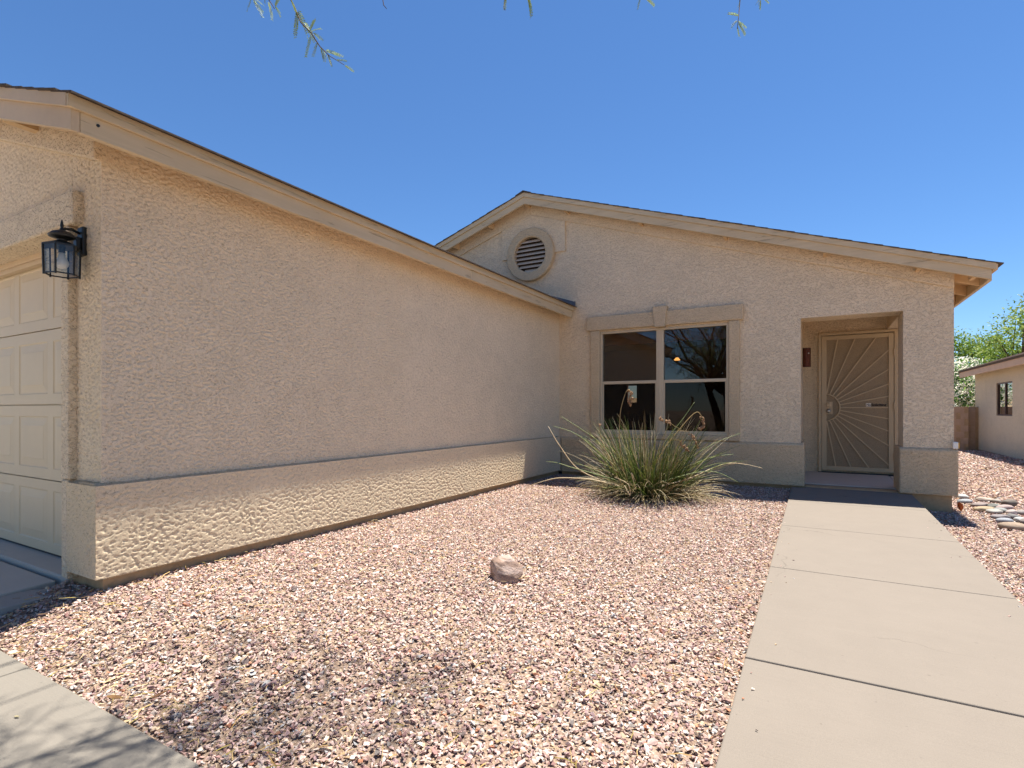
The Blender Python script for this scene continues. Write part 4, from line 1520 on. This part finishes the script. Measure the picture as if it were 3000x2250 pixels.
M_DRYB = plain('dry_blade', srgb(182, 164, 132), 0.7, 0.15, 20.0)
M_GRNB = plain('green_blade', srgb(112, 122, 78), 0.6, 0.2, 20.0)
for q, (mat, pts, w) in enumerate((
        (M_DRYB, ((520, 1480), (240, 1360), (100, 1190), (40, 1090), (15, 1045)), 6.15),
        (M_GRNB, ((560, 1450), (340, 1385), (180, 1340), (80, 1308), (0, 1298)), 6.1),
        (M_DRYB, ((540, 1480), (340, 1430), (180, 1416), (60, 1420), (-60, 1452), (-130, 1480)), 6.0),
        (M_DRYB, ((800, 1480), (1020, 1420), (1180, 1350), (1300, 1312), (1420, 1318), (1550, 1347)), 6.0),
        (M_GRNB, ((780, 1440), (1000, 1340), (1180, 1270), (1340, 1246)), 6.2),
        (M_GRNB, ((800, 1450), (1060, 1380), (1220, 1376), (1375, 1448)), 5.95),
        (M_GRNB, ((600, 1430), (360, 1220), (210, 1100), (50, 1044)), 6.3),
        (M_GRNB, ((620, 1430), (400, 1180), (240, 1060), (105, 976)), 6.35),
        (M_GRNB, ((700, 1430), (860, 1150), (980, 990), (1060, 874)), 6.4),
        (M_DRYB, ((560, 1470), (600, 1540), (585, 1460), (490, 1410)), 5.8),
        (M_DRYB, ((640, 1500), (625, 1440), (610, 1380), (630, 1420), (640, 1440)), 5.8),
        (M_GRNB, ((790, 1450), (1010, 1290), (1200, 1170), (1390, 1096)), 6.3))):
    pp = smooth_path([zoom5(x, y, w - 0.10 * math.sin(math.pi * i / 4)) for i, (x, y) in enumerate(pts)])
    n = len(pp)
    put('blade', MB().tube(pp, [0.0055 * (1 - 0.8 * (i / n) ** 1.5) + 0.0008 for i in range(n)], 4), mat, yuc, smooth=True)
M_STALK = plain('dry_stalk', srgb(160, 136, 92), 0.7, 0.2, 30.0)
M_POD = plain('seed_pod', srgb(140, 110, 82), 0.8, 0.3, 40.0, 0.002, 80)
for i, (pts, w, pod0) in enumerate((
        (((560, 1480), (500, 1390), (440, 1250), (395, 1140), (378, 1040)), 6.05, 0.97),
        (((600, 1480), (545, 1330), (525, 1150), (526, 1030), (535, 920), (570, 805), (596, 790), (608, 840), (598, 885)), 6.1, 0.74),
        (((690, 1480), (740, 1390), (850, 1200), (960, 1060), (1040, 970), (1085, 945), (1115, 985), (1122, 1030), (1100, 1062)), 6.05, 0.72),
        (((950, 1078), (1010, 1085), (1055, 1125), (1078, 1165), (1080, 1195)), 6.02, 0.35),
        (((960, 1068), (910, 1040), (870, 1005), (818, 988)), 6.0, 0.45),
        (((860, 1190), (905, 1140), (960, 1152), (990, 1190), (1010, 1215)), 6.0, 0.5))):
    pp = smooth_path([zoom5(x, y, w) for x, y in pts])
    n = len(pp)
    thick = 0.0056 if i < 3 else 0.0028
    stalk = put('flower_stalk', MB().tube(pp, [thick * (1 - 0.6 * k / n) for k in range(n)], 6), M_STALK, yuc, smooth=True)
    for k in range(int(pod0 * n), n):
        for q in range(3 if k > 0.9 * n else 2):
            p = pp[k] + Vector((ry.uniform(-1, 1), ry.uniform(-1, 1), ry.uniform(-1.2, 0.4))) * 0.018
            sz = ry.uniform(0.007, 0.014)
            me = rock_mesh('seed_pod', p, (sz, sz, sz * 1.3), 900 + i * 60 + k * 3 + q, 0.25, 0, 1)
            place('seed_pod', me, M_POD, stalk, fix=False)

# ------------------------------------------------------------------ trees
def limb(mb, p, d, L, r0, r1, rng, seg=6, wob=0.22, sag=0.0):
    pts = [Vector(p)]
    d = Vector(d).normalized()
    for i in range(seg):
        d = (d + Vector((rng.uniform(-1, 1), rng.uniform(-1, 1), rng.uniform(-1, 1))) * wob + Vector((0, 0, -sag))).normalized()
        pts.append(pts[-1] + d * (L / seg))
    rad = [r0 + (r1 - r0) * i / seg for i in range(seg + 1)]
    mb.tube(pts, rad, 7 if r0 > 0.03 else 4 if r0 > 0.008 else 3, cap=True)
    return pts, d


def clear_of_view(p):
    """the crown is trimmed up clear of the yard in front of it"""
    f = -p[0] * math.sin(YAW) + p[1] * math.cos(YAW)
    return p[2] > 1.35 + 0.84 * max(0.0, f) if f > 0.2 else True


rt = random.Random(23)
nrt = np.random.default_rng(23)
TX, TY = -2.35, -1.55
tz = float(ground_z(TX, TY)) - 0.03
mesq = empty('mesquite_tree', (TX, TY, tz))
tag(mesq, 'mesquite tree whose leafy twigs hang into the sky at the top edge', 'tree')
tb = MB()
bb = MB()
lf = Leafy()
GRN = np.array(srgb(128, 150, 64))
tw_p, tw_d = [], []
trunk_top = []
for (dx, dy) in ((-0.25, 0.25), (0.45, 0.55), (0.05, -0.35)):
    pts, d = limb(tb, (TX, TY, tz), (dx, dy, 1.15), 1.75, 0.13, 0.085, rt, 6, 0.10)
    trunk_top.append((pts[-1], d))
targets = [(-1.30, 2.65, 4.2), (-1.4, 2.1, 3.95), (-1.5, 2.3, 4.5), (-0.7, 2.0, 4.5), (0.2, 1.6, 4.4), (0.9, 0.9, 4.2), (-4.3, 0.2, 4.0), (-2.4, 0.8, 4.2), (-1.8, 1.2, 4.9),
           (-0.8, 0.8, 4.6), (-2.4, -0.6, 5.0), (-3.6, -1.6, 4.3), (-1.4, -2.6, 4.6), (-0.4, -1.0, 4.8), (-4.2, -0.5, 4.1), (-2.9, -2.9, 4.3), (-1.0, 1.7, 4.05), (-1.9, 1.7, 3.85), (-2.2, 1.45, 3.9),
           (-3.4, -0.4, 2.9), (-4.0, -0.9, 2.7), (-2.7, -1.0, 3.2), (-3.9, 0.1, 3.3), (-4.7, -1.6, 3.0), (-3.1, -2.0, 3.1), (-4.4, -0.2, 2.9), (-3.3, -1.2, 2.5),
           (-1.0, 2.7, 4.2), (-1.0, 1.85, 3.75), (-0.7, 2.35, 4.0), (-0.4, 2.05, 3.95), (-0.2, 1.6, 3.8), (-1.2, 2.5, 4.05)]
for i, tg in enumerate(targets):
    p0, _ = trunk_top[i % 3]
    tg = Vector(tg)
    mid = (p0 + tg) / 2 + Vector((rt.uniform(-0.3, 0.3), rt.uniform(-0.3, 0.3), 0.35))
    pts = []
    for k in range(9):
        t_ = k / 8
        pts.append(p0 * (1 - t_) ** 2 + mid * 2 * t_ * (1 - t_) + tg * t_ ** 2 + Vector((rt.uniform(-1, 1), rt.uniform(-1, 1), rt.uniform(-1, 1))) * 0.085 * (1 if 0 < k else 0))
    r0_ = 0.060 if tg.y < 0.9 else 0.030
    bb.tube(pts, [r0_ * (1 - 0.095 * k) * (1 if tg.y < 0.9 or k < 4 else 0.55) for k in range(9)], 6)
    for k in range(3, 9):
        for q in range(3):
            d0 = Vector((rt.uniform(-1, 1), rt.uniform(-1, 1), rt.uniform(-0.45, 0.6)))
            L0 = rt.uniform(0.35, 0.8)
            if not clear_of_view(pts[k] + d0.normalized() * L0):
                d0.z = abs(d0.z) + 0.5
            sp, sd = limb(bb, pts[k], d0, L0, 0.007, 0.003, rt, 5, 0.32, 0.02)
            for e in range(2, 6):
                for z_ in range(2):
                    d1 = Vector((rt.uniform(-1, 1), rt.uniform(-1, 1), rt.uniform(-0.7, 0.5)))
                    if not clear_of_view(sp[e] + d1.normalized() * 0.3):
                        d1.z = abs(d1.z) + 0.3
                        if not clear_of_view(sp[e] + d1.normalized() * 0.3):
                            continue
                    tp, td = limb(bb, sp[e], d1, rt.uniform(0.14, 0.32), 0.0035, 0.0015, rt, 3, 0.3, 0.05)
                    for w in range(1, 4):
                        tw_p.append(tp[w])
                        tw_d.append(td + Vector((rt.uniform(-1, 1), rt.uniform(-1, 1), rt.uniform(-1.1, 0.3))) * 1.2)
tp_, td_ = np.array([p[:] for p in tw_p]), np.array([d[:] for d in tw_d])
sel = nrt.random(len(tp_)) < np.where(tp_[:, 1] > 0.9, 0.40, 0.72)
tp_, td_ = tp_[sel], td_[sel]
pinnae(lf, tp_, td_, nrt.uniform(0.06, 0.11, len(tp_)), nrt, GRN * 0.9, 8)
put('trunk', tb, M_BARK, mesq, smooth=True)
tag(put('branches', bb, M_BARK, mesq, smooth=True, fix=False), kind='stuff')
tag(lf.build('crown', M_LEAF, mesq), kind='stuff')


# the hanging twigs that reach below the crown
TWIGS = [
    ([(800, -420), (830, -140), (850, -5), (860, 13), (881, 65), (911, 96), (937, 136), (964, 163), (989, 178), (1008, 190)], 2.9,
     [(852, 0, 20, 40), (872, 35, -6, 62), (874, 30, 28, 70), (893, 65, 28, 46), (908, 88, 16, -38), (912, 92, 30, -12), (918, 96, 28, 16), (911, 105, -16, 50), (930, 124, -8, 34), (940, 138, 10, 34), (953, 148, 50, 8), (960, 160, 12, 28), (985, 176, 30, -2), (1010, 192, 26, 12), (948, 145, 6, 30)]),
    ([(760, -460), (750, -160), (742, -4)], 2.8, [(742, 0, 26, 40), (736, -4, -12, 30), (742, -6, 30, 16)]),
    ([(760, -420), (775, -90), (788, 0), (797, 13), (804, 26)], 2.85, [(787, 5, 10, 44), (806, 18, 16, 26), (806, 18, 14, -30), (776, -8, 0, 14)]),
    ([(1090, -430), (1112, -70), (1124, 15), (1133, 26)], 3.0, []),
    ([(1500, -430), (1490, -60), (1480, 0), (1476, 22), (1480, 30)], 2.8, [(1482, -20, -4, 40)]),
    ([(1590, -430), (1565, -60), (1552, -4)], 2.8, [(1550, -8, 4, 50), (1548, -6, 10, 44)]),
    ([(1860, -430), (1880, -80), (1876, -10)], 2.85, [(1876, -6, -8, 28), (1890, -8, 26, 20)]),
    ([(2170, -430), (2172, -90), (2168, 0), (2164, 48), (2160, 84)], 2.9, [(2164, 46, -30, -12), (2160, 60, -18, 18), (2162, 62, 24, 14), (2160, 78, 8, 26), (2164, 66, 18, 30), (2168, 4, -10, 20)]),
    ([(2260, -430), (2245, -80), (2228, -2)], 2.9, [(2228, 0, -2, 22), (2236, -6, 14, 10), (2224, -2, -10, 14)]),
]
for pts_px, w, leaves in TWIGS:
    pts = [space_point(u, v, w + 0.12 * math.sin(i * 0.9)) for i, (u, v) in enumerate(pts_px)]
    # run the twig up into the crown
    pts.insert(0, pts[0] + Vector((0.05, -0.35, 0.35)))
    n = len(pts)
    twig = put('twig', MB().tube(pts, [0.0055 - 0.0040 * i / (n - 1) for i in range(n)], 5), M_BARK, mesq, smooth=True)
    if leaves:
        tl = Leafy()
        for (u, v, du, dv) in leaves:
            a, b = space_point(u, v, w), space_point(u + du, v + dv, w)
            for q in range(2):
                jit = Vector((rt.uniform(-1, 1), rt.uniform(-1, 1), rt.uniform(-1, 1))) * 0.012 * q
                d = (b - a) + jit
                pinnae(tl, np.array([a[:]]), np.array([d[:]]), np.array([d.length * (1 - 0.15 * q)]), nrt, np.array(srgb(150, 168, 84)), 12)
        tag(tl.build('leaves', M_LEAF, twig), kind='stuff')


def round_tree(name, x, y, z, h, rx, rz, label, cat, greens, leaf, nleaf, seed, trunk_r=0.12, aspect=0.45, flowers=None, low=0.25):
    """trunk, limbs and a crown of leaf clumps"""
    r = random.Random(seed)
    nr = np.random.default_rng(seed)
    root = empty(name, (x, y, z))
    tag(root, label, cat)
    tb = MB()
    cz = z + h - rz
    clumps = []
    hubs = []
    for s in range(3 if trunk_r < 0.09 else 2):
        pts, d = limb(tb, (x + r.uniform(-0.1, 0.1), y + r.uniform(-0.1, 0.1), z - 0.05), (r.uniform(-0.3, 0.3), r.uniform(-0.3, 0.3), 1), max(0.5, h * 0.38), trunk_r, trunk_r * 0.6, r, 5, 0.1)
        hubs.append(pts[-1])
    for k in range(26):
        a = r.uniform(0, 2 * math.pi)
        q = math.sqrt(r.random())
        zz = r.uniform(-0.9, 1.0)
        R_ = math.sqrt(max(0.05, 1 - zz * zz)) * q
        tip = Vector((x + rx * R_ * math.cos(a), y + rx * R_ * math.sin(a), max(z + low * h, cz + rz * zz * 0.95)))
        h0 = r.choice(hubs)
        mid = (h0 + tip) / 2 + Vector((0, 0, 0.12 * h))
        tb.tube([h0, h0.lerp(mid, 0.6), mid.lerp(tip, 0.5), tip], [trunk_r * 0.45, trunk_r * 0.3, trunk_r * 0.18, 0.01], 5)
        clumps.append((tip, r.uniform(0.22, 0.42) * rx))
        clumps.append((mid.lerp(tip, 0.55), r.uniform(0.18, 0.32) * rx))
    put('trunk', tb, M_BARK, root, smooth=True)
    lf = Leafy()
    per = nleaf // len(clumps)
    G = np.array([srgb(*g) for g in greens])
    for c, rad in clumps:
        g = unit(nr.standard_normal((per, 3))) * (rad * nr.random((per, 1)) ** 0.45)
        g[:, 2] *= 0.7
        cen = np.array(c[:]) + g
        cols = G[nr.integers(0, len(G), per)] * nr.uniform(0.8, 1.2, (per, 1))
        if flowers:
            m = nr.random(per) < flowers[1]
            cols[m] = np.array(srgb(*flowers[0])) * nr.uniform(0.85, 1.05, (m.sum(), 1))
        leaf_cloud(lf, cen, leaf, cols, nr, aspect)
    tag(lf.build('crown', M_LEAF, root), kind='stuff')
    return root


round_tree('palo_verde_tree', 8.9, 33.0, -0.3, 6.3, 3.2, 2.5, 'tall airy yellow-green tree behind the neighbouring roof', 'tree',
           ((120, 146, 56), (138, 160, 72), (94, 122, 44), (152, 168, 92)), 0.17, 9000, 71, 0.14, 0.4)
round_tree('palo_verde_tree', 6.2, 34.5, -0.3, 5.0, 2.9, 2.0, 'bright yellow-green tree beyond the oleander next to the pillar', 'tree',
           ((116, 142, 52), (134, 156, 66), (90, 118, 40)), 0.17, 8000, 72, 0.12, 0.4)
round_tree('oleander_bush', 4.35, 24.3, -0.3, 2.95, 1.75, 1.45, 'white-flowering oleander bush rising above the block wall', 'bush',
           ((84, 124, 56), (108, 146, 70), (62, 98, 44), (130, 160, 88)), 0.15, 11000, 73, 0.05, 0.30, ((252, 246, 230), 0.48), 0.05)

# ------------------------------------------------------------------ block wall between the houses
bwall = empty('block_wall', (2.8, 21.8, -0.27))
tag(bwall, 'tan concrete block wall closing the gap between the two houses', 'wall')
M_BLOCK = plain('painted_block', srgb(182, 156, 132), 0.9, 0.14, 7.0, 0.003, 60, 0.15)
put('mortar', MB().box(0.9, 4.20, 21.808, 21.93, -0.35, 1.108).box(4.205, 4.499, 22.108, 22.2, -0.35, 1.098), M_STEM, bwall)
bl = MB().box(-0.196, 0.196, 0.0, 0.16, 0.0, 0.19).mesh('block')
bl.materials.append(M_BLOCK)
hb = MB().box(-0.096, 0.096, 0.0, 0.16, 0.0, 0.19).mesh('half_block')
hb.materials.append(M_BLOCK)
for row in range(7):
    zz = -0.27 + row * 0.198
    xs_ = np.arange(1.1 if row % 2 == 0 else 1.3, 4.1, 0.4)
    for xx in xs_:
        if xx + 0.2 < 4.21:
            place('block', bl, None, bwall, loc=(xx, 21.80, zz))
    place('block', hb, None, bwall, loc=(4.1 if row % 2 == 0 else 4.2 - 0.1, 21.80, zz)) if row % 2 == 1 else None
    place('block', hb, None, bwall, loc=(4.33, 22.10, zz))

# ------------------------------------------------------------------ the neighbouring house
nb = empty('neighbour_house', (8.0, 16.0, -0.3))
tag(nb, 'pinkish stucco neighbouring house with low shingled roof at the right edge', 'house')
NX, NY0, NY1 = 4.5, 9.0, 22.5
M_NWALL = stucco('neighbour_stucco', srgb(204, 190, 162), 24, 0.006, 0.7)
ny = lambda x: 2.30 + (x - 4.15) * PITCH
put('wall', MB().prism_x([(NY0, -0.24), (18.72, -0.24), (18.72, 2.2), (NY0, 2.2)], NX, NX + 0.2)
    .prism_x([(20.15, -0.24), (NY1, -0.24), (NY1, 2.2), (20.15, 2.2)], NX, NX + 0.2)
    .box(NX, NX + 0.2, 18.72, 20.15, -0.24, 0.85).box(NX, NX + 0.2, 18.72, 20.15, 1.78, 2.2), M_NWALL, nb)
put('wall', MB().prism_y([(NX + 0.201, -0.24), (11.0, -0.24), (11.0, ny(NX)), (7.75, ny(7.75)), (NX + 0.201, ny(NX + 0.2))], NY0, NY0 + 0.2), M_NWALL, nb)
put('wall', MB().prism_y([(NX + 0.201, -0.24), (11.0, -0.24), (11.0, ny(NX)), (7.75, ny(7.75)), (NX + 0.201, ny(NX + 0.2))], NY1 - 0.2, NY1), M_NWALL, nb)
put('stem_wall', MB().box(NX + 0.012, NX + 0.2, NY0 + 0.01, NY1 - 0.01, -0.5, -0.242), M_STEM, nb)
nr_ = put('roof', MB().prism_y([(4.15, ny(4.15) - 0.06), (7.75, ny(7.75) - 0.06), (11.35, ny(4.15) - 0.06), (11.35, ny(4.15)), (7.75, ny(7.75)), (4.15, ny(4.15))], NY0 - 0.4, NY1 + 0.4), M_SHINGLE, nb)
M_NFASC = plain('neighbour_fascia', srgb(190, 162, 134), 0.7, 0.1, 4.0)
put('eave_board', MB().box(4.17, 4.21, NY0 - 0.38, NY1 + 0.38, 2.075, 2.255), M_NFASC, nr_, bevel=0.004)
for k in range(11):
    xa = 4.11 + k * 0.16
    put('shingle_course', MB().prism_y([(xa, ny(xa) + 0.001), (xa + 0.22, ny(xa + 0.22) - 0.004), (xa + 0.22, ny(xa + 0.22) + 0.008), (xa, ny(xa) + 0.016)], NY0 - 0.42, NY1 + 0.42), plain('neighbour_shingle', srgb(150, 134, 118), 0.95, 0.3, 18.0) if k == 0 else MATS['neighbour_shingle'], nr_)
nw = put('window', MB().box(NX + 0.02, NX + 0.08, 18.72, 18.76, 0.85, 1.78).box(NX + 0.02, NX + 0.08, 20.11, 20.15, 0.85, 1.78)
         .box(NX + 0.02, NX + 0.08, 18.76, 20.11, 0.85, 0.89).box(NX + 0.02, NX + 0.08, 18.76, 20.11, 1.74, 1.78)
         .box(NX + 0.02, NX + 0.07, 19.40, 19.45, 0.89, 1.74), plain('bronze_frame', srgb(84, 66, 56), 0.5, 0.1, 10.0), nb)
M_NGLASS = glass('neighbour_glass', (0.10, 0.10, 0.11), 0.22)
put('pane', MB().box(NX + 0.045, NX + 0.050, 18.76, 19.40, 0.89, 1.74), M_NGLASS, nw)
put('pane', MB().box(NX + 0.045, NX + 0.050, 19.45, 20.11, 0.89, 1.74), M_NGLASS, nw)
put('room', MB().box(NX + 0.25, NX + 0.3, 18.5, 20.4, 0.6, 2.0), M_INT, nb)

# ------------------------------------------------------------------ what the windows see: hills behind, a house across the street
hm = MB()
hn = 60
for (row, (yy0, hh)) in enumerate(((260, -1.0), (330, 1.0), (400, -1.0))):
    for i in range(hn + 1):
        x = -330 + 460 * i / hn
        z = -0.5 if hh < 0 else 9.5 + 3.0 * math.sin(i * 0.33 + 1.0) + 1.6 * math.sin(i * 0.9) + 0.8 * math.sin(i * 2.1)
        hm.v.append((x, yy0, z))
for row in range(2):
    for i in range(hn):
        a = row * (hn + 1) + i
        hm.f.append((a, a + 1, a + hn + 2, a + hn + 1))
hills = put('hills', hm, plain('hill_scrub', srgb(150, 128, 96), 0.95, 0.3, 0.12), smooth=True)
tag(hills, 'low brown desert hills behind the house', 'hills', kind='structure')
